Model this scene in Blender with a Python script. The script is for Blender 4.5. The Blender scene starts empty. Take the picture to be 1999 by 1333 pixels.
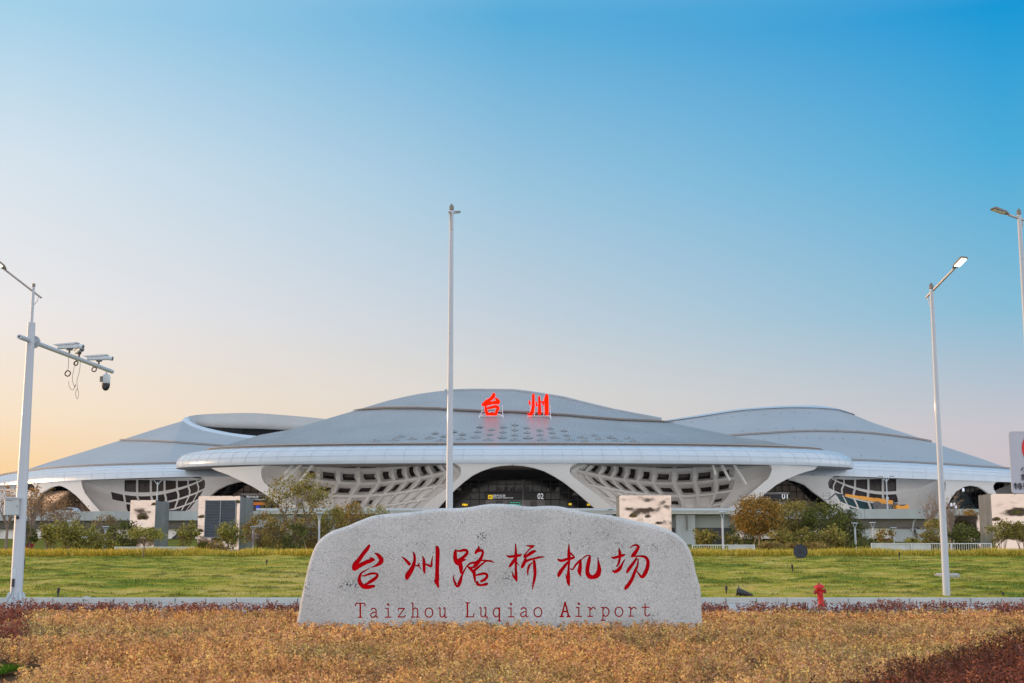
import bpy, bmesh, math, random
import numpy as np
from mathutils import Vector, Matrix
from mathutils import geometry as mgeo, noise as mnoise
from mathutils.bvhtree import BVHTree

SC = bpy.context.scene
C = SC.collection
random.seed(7)
RNG = np.random.default_rng(7)

# ------------------------------------------------------------------ camera
F = 2600.0                      # focal length in photo pixels (1999 wide)
TH = math.atan((1075 - 666.5) / F)
CT, ST = math.cos(TH), math.sin(TH)
CAMZ = 1.7
cam_d = bpy.data.cameras.new("camera")
cam_d.sensor_width = 36.0
cam_d.lens = F / 1999.0 * 36.0
cam_d.clip_start = 0.1
cam_d.clip_end = 20000.0
cam = bpy.data.objects.new("camera", cam_d)
C.objects.link(cam)
cam.location = (0, 0, CAMZ)
cam.rotation_euler = (math.pi / 2 + TH, 0, 0)
SC.camera = cam

# ------------------------------------------------------------------ sky and sun
SUN_EL = math.radians(6.0)
SUN_AZ = math.radians(-72.0)     # measured from +Y towards +X: the sun is on the left, a little ahead
world = bpy.data.worlds.new("World")
SC.world = world
world.use_nodes = True
wn, wl = world.node_tree.nodes, world.node_tree.links
bg = wn["Background"]
sky = wn.new("ShaderNodeTexSky")
sky.sky_type = 'NISHITA'
sky.sun_disc = False
sky.sun_elevation = SUN_EL
sky.sun_rotation = SUN_AZ
sky.altitude = 0
sky.air_density = 1.0
sky.dust_density = 1.2
sky.ozone_density = 2.0
def lin(r, g, b):
    """sRGB 0-255 to linear RGBA"""
    f = lambda c: (c / 255 / 12.92) if c <= 10.3 else ((c / 255 + 0.055) / 1.055) ** 2.4
    return (f(r), f(g), f(b), 1.0)

def wnode(kind, **kw):
    n = wn.new(kind)
    for k, v in kw.items():
        setattr(n, k, v)
    return n

def wmath(op, a, b=None):
    n = wnode("ShaderNodeMath", operation=op)
    for i, v in enumerate((a, b)):
        if v is None:
            continue
        if isinstance(v, (int, float)):
            n.inputs[i].default_value = v
        else:
            wl.new(v, n.inputs[i])
    return n.outputs[0]

tc = wnode("ShaderNodeTexCoord")
sep = wnode("ShaderNodeSeparateXYZ")
wl.new(tc.outputs["Generated"], sep.inputs[0])
elev = sep.outputs[2]
flat = wmath('SQRT', wmath('ADD', wmath('MULTIPLY', sep.outputs[0], sep.outputs[0]),
                           wmath('ADD', wmath('MULTIPLY', sep.outputs[1], sep.outputs[1]), 1e-6)))
toward = wmath('DIVIDE', wmath('ADD', wmath('MULTIPLY', sep.outputs[0], math.sin(SUN_AZ)),
                               wmath('MULTIPLY', sep.outputs[1], math.cos(SUN_AZ))), flat)

def wramp(stops):
    """colour by height above the horizon; stops may be brighter than white, so the ramp is stored scaled down"""
    n = wnode("ShaderNodeValToRGB")
    n.color_ramp.interpolation = 'LINEAR'
    gain = max(max(lin(*c)[:3]) for p, c in stops)
    el = n.color_ramp.elements
    while len(el) < len(stops):
        el.new(0.5)
    for e_, (p, c) in zip(el, stops):
        e_.position = p
        e_.color = tuple(v / gain for v in lin(*c)[:3]) + (1.0,)
    wl.new(elev, n.inputs[0])
    g = wnode("ShaderNodeVectorMath", operation='SCALE')
    wl.new(n.outputs[0], g.inputs[0])
    g.inputs["Scale"].default_value = gain
    return g.outputs[0]

def wrange(v, lo, hi):
    m = wnode("ShaderNodeMapRange")
    m.inputs["From Min"].default_value = lo
    m.inputs["From Max"].default_value = hi
    wl.new(v, m.inputs["Value"])
    return m.outputs[0]

def wblend(fac, a, b):
    x = wnode("ShaderNodeMix", data_type='RGBA')
    wl.new(fac, x.inputs["Factor"])
    wl.new(a, x.inputs[6])
    wl.new(b, x.inputs[7])
    return x.outputs[2]

def wmix(lo, hi, a, b):
    """a where toward = lo, b where toward = hi"""
    return wblend(wrange(toward, lo, hi), a, b)

ahead = wmath('DIVIDE', sep.outputs[1], flat)
behind = wmath('MULTIPLY', wrange(ahead, 0.86, 0.25), wrange(toward, 0.97, 0.65))

# dusk sky by height; unseen parts overhead and behind brightened to light front faces
s_sun = wramp([(0.0, (255, 190, 120)), (0.06, (253, 214, 165)), (0.097, (252, 228, 200)), (0.169, (240, 234, 233)),
               (0.273, (216, 229, 239)), (0.372, (165, 210, 235)), (0.6, (212, 228, 250)), (1.0, (238, 268, 298))])
s_mid = wramp([(0.0, (226, 205, 190)), (0.116, (221, 216, 212)), (0.178, (196, 209, 221)), (0.262, (160, 200, 224)),
               (0.385, (86, 174, 220)), (0.6, (200, 222, 248)), (1.0, (238, 268, 298))])
s_right = wramp([(0.0, (208, 186, 192)), (0.085, (202, 197, 205)), (0.168, (135, 189, 216)), (0.273, (75, 174, 219)),
                 (0.37, (0, 153, 216)), (0.6, (190, 220, 248)), (1.0, (238, 268, 298))])
s_back = wramp([(0.0, (372, 360, 352)), (0.12, (372, 364, 360)), (0.22, (350, 348, 350)), (0.38, (268, 274, 284)), (0.6, (246, 260, 278)),
                (1.0, (238, 268, 298))])
grad = wblend(behind, wmix(-0.05, 0.31, s_right, wmix(0.31, 0.63, s_mid, s_sun)), s_back)
nish = wnode("ShaderNodeVectorMath", operation='SCALE')
wl.new(sky.outputs[0], nish.inputs[0])
nish.inputs["Scale"].default_value = 0.015
tot = wnode("ShaderNodeVectorMath", operation='ADD')
wl.new(grad, tot.inputs[0])
wl.new(nish.outputs[0], tot.inputs[1])
SKY_GAIN = 0.94
bg.inputs["Strength"].default_value = SKY_GAIN
wl.new(tot.outputs[0], bg.inputs["Color"])

sun_d = bpy.data.lights.new("sun", 'SUN')
sun_d.energy = 2.6
sun_d.angle = math.radians(0.5)
sun_d.color = (1.0, 0.62, 0.33)
sun = bpy.data.objects.new("sun", sun_d)
C.objects.link(sun)
sdir = Vector((math.sin(SUN_AZ) * math.cos(SUN_EL), math.cos(SUN_AZ) * math.cos(SUN_EL), math.sin(SUN_EL)))
sun.rotation_euler = sdir.to_track_quat('Z', 'Y').to_euler()
sun.location = sdir * 100

SC.view_settings.view_transform = 'Standard'
SC.view_settings.look = 'None'
SC.view_settings.gamma = 1.0
SC.view_settings.exposure = 0.0
SC.render.engine = 'CYCLES'
SC.cycles.max_bounces = 6
# ------------------------------------------------------------------ helpers
def ray(px, py):
    xr, yr = (px - 999.5) / F, -(py - 666.5) / F
    return Vector((xr, CT - ST * yr, ST + CT * yr))

def at(px, py, Y):
    """world point seen at a photo pixel, at distance Y in front of the camera"""
    d = ray(px, py)
    return Vector((0, 0, CAMZ)) + d * (Y / d.y)

def at_z(px, py, z):
    d = ray(px, py)
    return Vector((0, 0, CAMZ)) + d * ((z - CAMZ) / d.z)

def px_of(p):
    dx, dy, dz = p[0], p[1], p[2] - CAMZ
    f = dy * CT + dz * ST
    u = -dy * ST + dz * CT
    return 999.5 + F * dx / f, 666.5 - F * u / f

PROF = [(-4000, 0), (44.3, 0.0), (44.6, 0.17), (78, 1.40), (90, 1.50), (130, 1.62), (200, 2.6), (226, 3.75), (260, 3.8), (9000, 3.8)]
def gz(Y):
    for (a, za), (b, zb) in zip(PROF, PROF[1:]):
        if Y <= b:
            return za + (zb - za) * (Y - a) / (b - a)
    return PROF[-1][1]

def base(px, Y):
    """point of the ground straight below photo column px at distance Y"""
    z = gz(Y)
    # column -> X at that depth and height
    lo, hi = 300.0, 1400.0
    for _ in range(40):
        m = (lo + hi) / 2
        if at(px, m, Y).z > z:
            lo = m
        else:
            hi = m
    return at(px, lo, Y)

def ground_at(px, py):
    d = ray(px, py)
    Y = 12.0
    while Y < 400:
        p = Vector((0, 0, CAMZ)) + d * (Y / d.y)
        if p.z <= gz(Y):
            return p
        Y += 0.02
    return p

def tag(o, label=None, cat=None, group=None, kind=None):
    if label: o["label"] = label
    if cat: o["category"] = cat
    if group: o["group"] = group
    if kind: o["kind"] = kind
    return o

def thing(name, label, cat, loc=(0, 0, 0), rz=0.0, group=None):
    o = bpy.data.objects.new(name, None)
    C.objects.link(o)
    o.location = loc
    o.rotation_euler = (0, 0, rz)
    o.empty_display_size = 0.2
    return tag(o, label, cat, group)

def link(name, me, parent=None, loc=None):
    o = bpy.data.objects.new(name, me)
    C.objects.link(o)
    if parent: o.parent = parent
    if loc is not None: o.location = loc
    return o

def copy_tree(o, parent=None):
    c = o.copy()
    C.objects.link(c)
    c.parent = parent
    for ch in list(o.children):
        copy_tree(ch, c)
    return c

def catmull(pts, n):
    """smooth polyline through pts (tuples of any length), n samples per span"""
    P = [tuple(p) for p in pts]
    Q = [P[0]] + P + [P[-1]]
    out = []
    for i in range(1, len(Q) - 2):
        p0, p1, p2, p3 = Q[i - 1], Q[i], Q[i + 1], Q[i + 2]
        for k in range(n):
            t = k / n
            out.append(tuple(0.5 * (2 * b + (c - a) * t + (2 * a - 5 * b + 4 * c - d) * t * t + (3 * b - a - 3 * c + d) * t ** 3)
                             for a, b, c, d in zip(p0, p1, p2, p3)))
    out.append(P[-1])
    return out

def resample(pts, n):
    P = np.array(pts, float)
    d = np.r_[0, np.cumsum(np.linalg.norm(np.diff(P[:, :2], axis=0), axis=1))]
    t = np.linspace(0, d[-1], n)
    return np.stack([np.interp(t, d, P[:, k]) for k in range(P.shape[1])], 1)

def interp(x, table):
    return float(np.interp(x, [a for a, b in table], [b for a, b in table]))

class MB:
    """collects faces and links them as ONE mesh object"""
    def __init__(self):
        self.v, self.f, self.m = [], [], []
    def add(self, verts, faces, mi=0):
        o = len(self.v)
        self.v += [tuple(p) for p in verts]
        for f in faces:
            self.f.append(tuple(i + o for i in f))
            self.m.append(mi)
        return self
    def box(self, c, s, rz=0.0, mi=0, taper=1.0):
        cx, cy, cz = c
        hx, hy, hz = s[0] / 2, s[1] / 2, s[2] / 2
        ca, sa = math.cos(rz), math.sin(rz)
        vs = []
        for z, k in ((-hz, 1.0), (hz, taper)):
            for x, y in ((-hx, -hy), (hx, -hy), (hx, hy), (-hx, hy)):
                x, y = x * k, y * k
                vs.append((cx + x * ca - y * sa, cy + x * sa + y * ca, cz + z))
        return self.add(vs, [(0, 3, 2, 1), (4, 5, 6, 7), (0, 1, 5, 4), (1, 2, 6, 5), (2, 3, 7, 6), (3, 0, 4, 7)], mi)
    def beam(self, a, b, w, h, mi=0):
        """rectangular bar from a to b, w wide sideways, h high"""
        a, b = Vector(a), Vector(b)
        d = (b - a).normalized()
        up = Vector((0, 0, 1)) if abs(d.z) < 0.95 else Vector((0, 1, 0))
        s = d.cross(up).normalized() * (w / 2)
        u = s.cross(d).normalized() * (h / 2)
        vs = [p + q for p in (a, b) for q in (-s - u, s - u, s + u, -s + u)]
        return self.add(vs, [(0, 3, 2, 1), (4, 5, 6, 7), (0, 1, 5, 4), (1, 2, 6, 5), (2, 3, 7, 6), (3, 0, 4, 7)], mi)
    def tube(self, pts, radii, n=10, mi=0, caps=True):
        pts = [Vector(p) for p in pts]
        if isinstance(radii, (int, float)):
            radii = [radii] * len(pts)
        o = len(self.v)
        ref = None
        for i, p in enumerate(pts):
            d = (pts[min(i + 1, len(pts) - 1)] - pts[max(i - 1, 0)])
            d = d.normalized() if d.length > 1e-9 else Vector((0, 0, 1))
            if ref is None:
                ref = Vector((1, 0, 0)) if abs(d.x) < 0.9 else Vector((0, 1, 0))
            a = (ref - d * ref.dot(d)).normalized()
            ref = a
            b = d.cross(a)
            for k in range(n):
                t = 2 * math.pi * k / n
                self.v.append(tuple(p + (a * math.cos(t) + b * math.sin(t)) * radii[i]))
        for i in range(len(pts) - 1):
            for k in range(n):
                k2 = (k + 1) % n
                self.f.append((o + i * n + k, o + i * n + k2, o + (i + 1) * n + k2, o + (i + 1) * n + k))
                self.m.append(mi)
        if caps:
            self.f.append(tuple(o + k for k in range(n))[::-1]); self.m.append(mi)
            e = o + (len(pts) - 1) * n
            self.f.append(tuple(e + k for k in range(n))); self.m.append(mi)
        return self
    def lathe(self, prof, c=(0, 0, 0), n=20, mi=0):
        """prof = [(radius, z)...] turned round the vertical through c"""
        return self.tube([(c[0], c[1], c[2] + z) for r, z in prof], [max(r, 1e-4) for r, z in prof], n, mi)
    def grid(self, rows, mi=0, close=False):
        """rows = list of equal-length lists of points"""
        o = len(self.v)
        w = len(rows[0])
        for r in rows:
            self.v += [tuple(p) for p in r]
        for i in range(len(rows) - 1):
            for j in range(w if close else w - 1):
                j2 = (j + 1) % w
                self.f.append((o + i * w + j, o + i * w + j2, o + (i + 1) * w + j2, o + (i + 1) * w + j))
                self.m.append(mi)
        return self
    def prism(self, poly, axis_vec, mi=0):
        """closed outline (3-D points) pushed along axis_vec; any simple outline"""
        n = len(poly)
        P = [Vector(p) for p in poly]
        A = Vector(axis_vec)
        o = len(self.v)
        self.v += [tuple(p) for p in P] + [tuple(p + A) for p in P]
        tri = mgeo.tessellate_polygon([P])
        for t in tri:
            self.f.append(tuple(o + i for i in t)); self.m.append(mi)
            self.f.append(tuple(o + n + i for i in t[::-1])); self.m.append(mi)
        for i in range(n):
            j = (i + 1) % n
            self.f.append((o + i, o + j, o + n + j, o + n + i)); self.m.append(mi)
        return self
    def mesh(self, name, mats, smooth=False, fix=True):
        me = bpy.data.meshes.new(name)
        me.from_pydata(self.v, [], self.f)
        if not isinstance(mats, (list, tuple)):
            mats = [mats]
        for m in mats:
            me.materials.append(m)
        if len(mats) > 1:
            me.polygons.foreach_set("material_index", self.m)
        if fix:
            bm = bmesh.new()
            bm.from_mesh(me)
            bmesh.ops.recalc_face_normals(bm, faces=bm.faces)
            bm.to_mesh(me)
            bm.free()
        if smooth:
            me.polygons.foreach_set("use_smooth", [True] * len(me.polygons))
            if smooth != 'all':
                me.set_sharp_from_angle(angle=math.radians(40))
        me.update()
        return me
    def build(self, name, mats, parent=None, smooth=False, loc=None, fix=True):
        return link(name, self.mesh(name, mats, smooth, fix), parent, loc)

def bevel(o, w, seg=2):
    m = o.modifiers.new("bevel", 'BEVEL')
    m.width = w
    m.segments = seg
    m.limit_method = 'ANGLE'
    return o

# ------------------------------------------------------------------ materials
def pmat(name, col, rough=0.6, metal=0.0, var=0.08, scale=3.0, bump=0.0, bscale=30.0, emit=None, estr=0.0, spec=0.5, streak=False, coat=0.0):
    """plain material whose colour wanders a little with a noise texture"""
    m = bpy.data.materials.new(name)
    m.use_nodes = True
    nt = m.node_tree
    N, L = nt.nodes, nt.links
    b = N["Principled BSDF"]
    c = col if len(col) == 4 else (*col, 1.0)
    b.inputs["Roughness"].default_value = rough
    b.inputs["Metallic"].default_value = metal
    b.inputs["Specular IOR Level"].default_value = spec
    b.inputs["Coat Weight"].default_value = coat
    tco = N.new("ShaderNodeTexCoord")
    ns = N.new("ShaderNodeTexNoise")
    ns.inputs["Scale"].default_value = scale
    ns.inputs["Detail"].default_value = 6
    if streak:
        mp = N.new("ShaderNodeMapping")
        mp.inputs["Scale"].default_value = (1, 1, 0.12)
        L.new(tco.outputs["Object"], mp.inputs[0])
        L.new(mp.outputs[0], ns.inputs["Vector"])
    else:
        L.new(tco.outputs["Object"], ns.inputs["Vector"])
    r = N.new("ShaderNodeValToRGB")
    r.color_ramp.elements[0].position = 0.3
    r.color_ramp.elements[1].position = 0.7
    r.color_ramp.elements[0].color = tuple(max(0, v * (1 - var)) for v in c[:3]) + (1,)
    r.color_ramp.elements[1].color = tuple(min(1, v * (1 + var)) for v in c[:3]) + (1,)
    L.new(ns.outputs[0], r.inputs[0])
    L.new(r.outputs[0], b.inputs["Base Color"])
    if bump > 0:
        n2 = N.new("ShaderNodeTexNoise")
        n2.inputs["Scale"].default_value = bscale
        n2.inputs["Detail"].default_value = 5
        L.new(tco.outputs["Object"], n2.inputs["Vector"])
        bp = N.new("ShaderNodeBump")
        bp.inputs["Strength"].default_value = bump
        bp.inputs["Distance"].default_value = 0.02
        L.new(n2.outputs[0], bp.inputs["Height"])
        L.new(bp.outputs[0], b.inputs["Normal"])
    if emit:
        b.inputs["Emission Color"].default_value = (*emit[:3], 1)
        b.inputs["Emission Strength"].default_value = estr
    return m

def leaf_mat(name, trans=0.25, rough=0.7):
    """leaf colours come from the mesh's own colour attribute"""
    m = bpy.data.materials.new(name)
    m.use_nodes = True
    N, L = m.node_tree.nodes, m.node_tree.links
    b = N["Principled BSDF"]
    b.inputs["Roughness"].default_value = rough
    b.inputs["Specular IOR Level"].default_value = 0.2
    a = N.new("ShaderNodeAttribute")
    a.attribute_name = "Col"
    L.new(a.outputs["Color"], b.inputs["Base Color"])
    t = N.new("ShaderNodeBsdfTranslucent")
    L.new(a.outputs["Color"], t.inputs["Color"])
    mx = N.new("ShaderNodeMixShader")
    mx.inputs[0].default_value = trans
    L.new(b.outputs[0], mx.inputs[1])
    L.new(t.outputs[0], mx.inputs[2])
    L.new(mx.outputs[0], N["Material Output"].inputs["Surface"])
    return m

M = {}
M['white_shell'] = pmat("white_shell", lin(232, 229, 227), 0.55, var=0.05, scale=0.15, bump=0.03)
M['fascia'] = pmat("fascia_panel", lin(178, 187, 197), 0.25, var=0.03, scale=0.3)
M['roof'] = pmat("roof_metal", lin(154, 156, 158), 0.42, metal=0.25, var=0.07, scale=0.12)
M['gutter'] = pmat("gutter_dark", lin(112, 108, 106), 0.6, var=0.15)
M['gutter_edge'] = pmat("gutter_edge", lin(150, 138, 130), 0.5, var=0.15)
M['dark_glass'] = pmat("dark_glass", lin(38, 40, 46), 0.12, var=0.25, scale=0.4, spec=0.3)
M['pane'] = pmat("lattice_pane", lin(62, 54, 56), 0.2, var=0.35, scale=0.5, spec=0.25)
M['mullion'] = pmat("mullion", lin(70, 72, 76), 0.5)
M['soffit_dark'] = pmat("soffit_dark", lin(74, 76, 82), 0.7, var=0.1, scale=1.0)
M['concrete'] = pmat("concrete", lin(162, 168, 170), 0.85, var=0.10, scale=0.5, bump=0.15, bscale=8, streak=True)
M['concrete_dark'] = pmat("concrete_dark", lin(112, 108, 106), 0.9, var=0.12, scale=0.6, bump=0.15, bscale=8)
M['white_paint'] = pmat("white_paint", lin(170, 177, 186), 0.38, var=0.04, scale=1.2, streak=True, coat=0.2)
M['grey_metal'] = pmat("grey_metal", lin(140, 142, 146), 0.4, metal=0.6, var=0.1)
M['black'] = pmat("black_plastic", lin(34, 36, 42), 0.5, var=0.2)
M['red_paint'] = pmat("red_paint", lin(180, 6, 5), 0.55, var=0.12, scale=8)
M['bark'] = pmat("bark", lin(112, 94, 80), 0.95, var=0.25, scale=12, bump=0.4, bscale=30)
M['bark_pale'] = pmat("bark_pale", lin(150, 132, 118), 0.95, var=0.2, scale=12)
M['stake'] = pmat("wood_stake", lin(176, 148, 120), 0.9, var=0.2, scale=9)
M['leaf'] = leaf_mat("leaf")
M['orange'] = pmat("orange_paint", lin(222, 148, 48), 0.4, var=0.08)
M['lit_reflection'] = pmat("reflection_beige", lin(196, 178, 164), 0.6, var=0.06)
M['red_glow'] = pmat("red_sign_light", lin(120, 4, 0), 0.9, emit=(1.0, 0.014, 0.002), estr=1.5, spec=0.0)
M['lamp_glow'] = pmat("lamp_glow", lin(255, 245, 225), 0.5, emit=(1.0, 0.86, 0.66), estr=6.0)

# ------------------------------------------------------------------ leaves (numpy)
def leaf_mesh(name, cen, direc, length, width, col, mat):
    """one diamond of four vertices per leaf"""
    n = len(cen)
    d = direc / (np.linalg.norm(direc, axis=1, keepdims=True) + 1e-9)
    r = RNG.normal(size=(n, 3))
    s = np.cross(d, r)
    s /= (np.linalg.norm(s, axis=1, keepdims=True) + 1e-9)
    L_ = np.asarray(length).reshape(-1, 1) * np.ones((n, 1))
    W_ = np.asarray(width).reshape(-1, 1) * np.ones((n, 1))
    v = np.empty((n, 4, 3), np.float32)
    v[:, 0] = cen
    v[:, 1] = cen + d * L_ * 0.5 + s * W_ * 0.5
    v[:, 2] = cen + d * L_
    v[:, 3] = cen + d * L_ * 0.5 - s * W_ * 0.5
    me = bpy.data.meshes.new(name)
    me.vertices.add(4 * n)
    me.vertices.foreach_set("co", v.ravel())
    me.loops.add(4 * n)
    me.loops.foreach_set("vertex_index", np.arange(4 * n, dtype=np.int32))
    me.polygons.add(n)
    me.polygons.foreach_set("loop_start", np.arange(0, 4 * n, 4, dtype=np.int32))
    me.polygons.foreach_set("loop_total", np.full(n, 4, np.int32))
    me.update(calc_edges=True)
    ca = me.color_attributes.new("Col", 'FLOAT_COLOR', 'POINT')
    cc = np.ones((n, 4, 4), np.float32)
    cc[:, :, :3] = np.clip(col, 0, 1)[:, None, :]
    ca.data.foreach_set("color", cc.ravel())
    me.materials.append(mat)
    return me

def cnoise(x, y, seed=0, octaves=3):
    """cheap smooth value noise in the plane, 0..1"""
    rng = np.random.default_rng(seed)
    out = np.zeros_like(x, float)
    amp, tot = 1.0, 0.0
    for o in range(octaves):
        T = rng.random((64, 64))
        xi, yi = np.floor(x).astype(int), np.floor(y).astype(int)
        fx, fy = x - xi, y - yi
        fx, fy = fx * fx * (3 - 2 * fx), fy * fy * (3 - 2 * fy)
        g = lambda a, b: T[a % 64, b % 64]
        out += amp * ((g(xi, yi) * (1 - fx) + g(xi + 1, yi) * fx) * (1 - fy) + (g(xi, yi + 1) * (1 - fx) + g(xi + 1, yi + 1) * fx) * fy)
        tot += amp
        amp *= 0.5
        x, y = x * 2.03 + 11.3, y * 2.03 + 5.7
    return out / tot

def pal(cols, n, weights=None):
    c = np.array([lin(*k)[:3] for k in cols])
    i = RNG.choice(len(c), n, p=weights)
    return c[i] * RNG.uniform(0.75, 1.25, (n, 1))
# ------------------------------------------------------------------ ground, path, kerb
def build_ground():
    M['soil'] = pmat("soil", lin(92, 70, 52), 0.95, var=0.3, scale=3.0, bump=0.6, bscale=9, spec=0.02)
    M['far_lawn'] = pmat("far_lawn", lin(104, 104, 50), 0.95, var=0.3, scale=0.35, bump=0.6, bscale=5, spec=0.0)
    mb = MB()
    ys = [-3000, -200, 0, 44.3] 
    xs = [-4000, -600, -200, -60, 0, 60, 200, 600, 4000]
    rows = [[(x, y, gz(y) - 0.05) for x in xs] for y in ys]
    mb.grid(rows)
    g = mb.build("ground", M['soil'], fix=False)
    tag(g, "bare brown soil under the planting beds", "ground", kind="structure")
    mb = MB()
    ys = [44.5, 60, 78, 84, 90, 110, 130, 165, 200, 213, 226, 260, 500, 9000]
    mb.grid([[(x, y, gz(y) - 0.05) for x in xs] for y in ys])
    g = mb.build("terrain", M['far_lawn'], fix=False)
    tag(g, "grassy terrain rising towards the elevated road", "terrain", kind="structure")
    # paving strip between the bed and the kerb
    mb = MB()
    mb.grid([[(x, y, 0.0) for x in np.linspace(-70, 70, 30)] for y in (34.6, 44.3)])
    M['paving'] = pmat("paving", lin(160, 158, 156), 0.8, var=0.08, scale=1.5, bump=0.1)
    tag(mb.build("path", M['paving'], fix=False), "pale paved strip behind the planting bed", "path", kind="structure")
    # kerb of separate stones with open joints, one structure
    mb = MB()
    x = -70.0
    while x < 70:
        mb.box((x + 0.49, 44.45, 0.085), (0.975, 0.30, 0.19))
        x += 1.0
    M['kerb'] = pmat("kerb_stone", lin(176, 178, 176), 0.8, var=0.1, scale=2.0, bump=0.15)
    k = mb.build("kerb", M['kerb'])
    bevel(k, 0.02)
    tag(k, "pale grey stone kerb edging the lawn", "kerb", kind="structure")

LAWN_COLS = [(132, 126, 58), (150, 138, 74), (110, 116, 40), (160, 146, 88), (96, 106, 34)]
def lawn_z(x, y):
    lump = cnoise(x * 0.45, y * 0.6, 3, 4) - 0.5
    fine = np.clip(cnoise(x * 0.8, y * 2.4, 17, 3) - 0.55, 0, 1) * 2.0
    edge = np.clip((y - 44.6) / 1.5, 0, 1) * np.clip((78.5 - y) / 1.5, 0.2, 1)
    zb = np.interp(y, [a for a, b in PROF], [b for a, b in PROF])
    return zb + (0.26 * lump + 0.10 * fine) * edge

def lawn_col(x, y, n):
    t = cnoise(x * 0.22, y * 0.4, 8, 4) * 0.42 + cnoise(x * 1.3, y * 2.2, 13, 4) * 0.58
    dry = np.array(lin(188, 168, 92)[:3]); olive = np.array(lin(160, 154, 58)[:3]); green = np.array(lin(104, 122, 34)[:3])
    t = np.clip((t - 0.33) / 0.34, 0, 1)[:, None]
    c = np.where(t < 0.5, green + (olive - green) * (t * 2), olive + (dry - olive) * (t * 2 - 1))
    tuft = np.clip((cnoise(x * 0.8, y * 2.4, 17, 3) - 0.61) * 6, 0, .75)[:, None]
    c = c * (1 - tuft) + np.array(lin(86, 98, 26)[:3]) * tuft
    return c * RNG.uniform(0.8, 1.2, (n, 1))

def build_lawn():
    xs = np.arange(-46, 46.01, 0.14)
    ys = np.arange(44.6, 79.0, 0.14)
    X, Y = np.meshgrid(xs, ys)
    Z = lawn_z(X.ravel(), Y.ravel()).reshape(X.shape)
    nx, ny = len(xs), len(ys)
    me = bpy.data.meshes.new("lawn")
    me.vertices.add(nx * ny)
    me.vertices.foreach_set("co", np.stack([X, Y, Z], -1).astype(np.float32).ravel())
    i = np.arange((ny - 1) * (nx - 1))
    r, c = i // (nx - 1), i % (nx - 1)
    q = np.stack([r * nx + c, r * nx + c + 1, (r + 1) * nx + c + 1, (r + 1) * nx + c], 1).astype(np.int32)
    me.loops.add(q.size)
    me.loops.foreach_set("vertex_index", q.ravel())
    me.polygons.add(len(q))
    me.polygons.foreach_set("loop_start", np.arange(0, q.size, 4, dtype=np.int32))
    me.polygons.foreach_set("loop_total", np.full(len(q), 4, np.int32))
    me.update(calc_edges=True)
    ca = me.color_attributes.new("Col", 'FLOAT_COLOR', 'POINT')
    cc = np.ones((nx * ny, 4), np.float32)
    cc[:, :3] = lawn_col(X.ravel(), Y.ravel(), nx * ny) * 0.9
    ca.data.foreach_set("color", cc.ravel())
    me.materials.append(leaf_mat("turf", 0.0, 0.95))
    tag(link("lawn", me), "mown lumpy lawn rising behind the kerb", "lawn", kind="structure")
    # short grass leaves standing on it
    n = 300000
    y = 44.7 + (78.6 - 44.7) * RNG.random(n)
    x = (RNG.random(n) * 2 - 1) * (y * 0.41 + 4)
    tall = cnoise(x * 0.8, y * 2.4, 17, 3)
    L_ = 0.035 + 0.22 * np.clip(tall - 0.60, 0, 1) + 0.03 * RNG.random(n)
    d = np.stack([RNG.normal(0, 0.6, n), RNG.normal(0, 0.6, n), np.ones(n)], 1)
    col = lawn_col(x, y, n) * (1.04 - 0.15 * np.clip((tall - 0.6) * 6, 0, 1))[:, None]
    me = leaf_mesh("grass", np.stack([x, y, lawn_z(x, y) - 0.01], 1), d, L_, 0.03, col, M['leaf'])
    tag(link("grass", me), "short olive and dry yellow grass of the sloping lawn", "grass", kind="stuff")
    # small green lawn corner at the lower left of the bed
    n = 14000
    a = at_z(-110, 1322, 0.05); b = at_z(48, 1300, 0.05)
    x = a.x - 1 + (b.x - a.x + 1) * RNG.random(n)
    y = a.y - 1.0 + (b.y - a.y + 1.0) * RNG.random(n)
    d = np.stack([RNG.normal(0, 0.5, n), RNG.normal(0, 0.5, n), np.ones(n)], 1)
    me = leaf_mesh("grass_patch", np.stack([x, y, 0 * x], 1), d, RNG.uniform(.05, .12, n), 0.015,
                   pal([(88, 130, 30), (110, 140, 40), (70, 110, 25)], n), M['leaf'])
    tag(link("grass_patch", me), "small patch of bright green grass beside the brown bed", "grass", kind="stuff")
    # strip of tall yellow ornamental grass at the top of the lawn
    n = 90000
    y = 77.6 + 3.2 * RNG.random(n)
    x = (RNG.random(n) * 2 - 1) * 41
    cl = cnoise(x * 0.8, y * 0.8, 31, 3)
    L_ = (0.2 + 0.5 * cl) * RNG.uniform(0.6, 1.1, n)
    d = np.stack([RNG.normal(0, 0.42, n), RNG.normal(0, 0.42, n), np.ones(n)], 1)
    c1 = pal([(196, 172, 60), (214, 188, 82), (164, 152, 48), (140, 136, 40), (226, 196, 106)], n)
    warm = np.clip((cnoise(x * 0.2, y * 0.2, 33, 2) - 0.45) * 3, 0, 1)[:, None]
    c1 = c1 * (1 - warm) + c1 * np.array([1.12, 0.98, 0.8]) * warm
    z = np.interp(y, [a for a, b in PROF], [b for a, b in PROF])
    me = leaf_mesh("ornamental_grass", np.stack([x, y, z - 0.02], 1), d, L_, 0.03, c1, M['leaf'])
    tag(link("ornamental_grass", me), "strip of tall yellow green grass along the top of the lawn", "grass", kind="stuff")

# ------------------------------------------------------------------ planting bed in front
def to_px(x, y, z):
    dx, dy, dz = x, y, z - CAMZ
    f = dy * CT + dz * ST
    u = -dy * ST + dz * CT
    return 999.5 + F * dx / f, 666.5 - F * u / f

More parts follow.
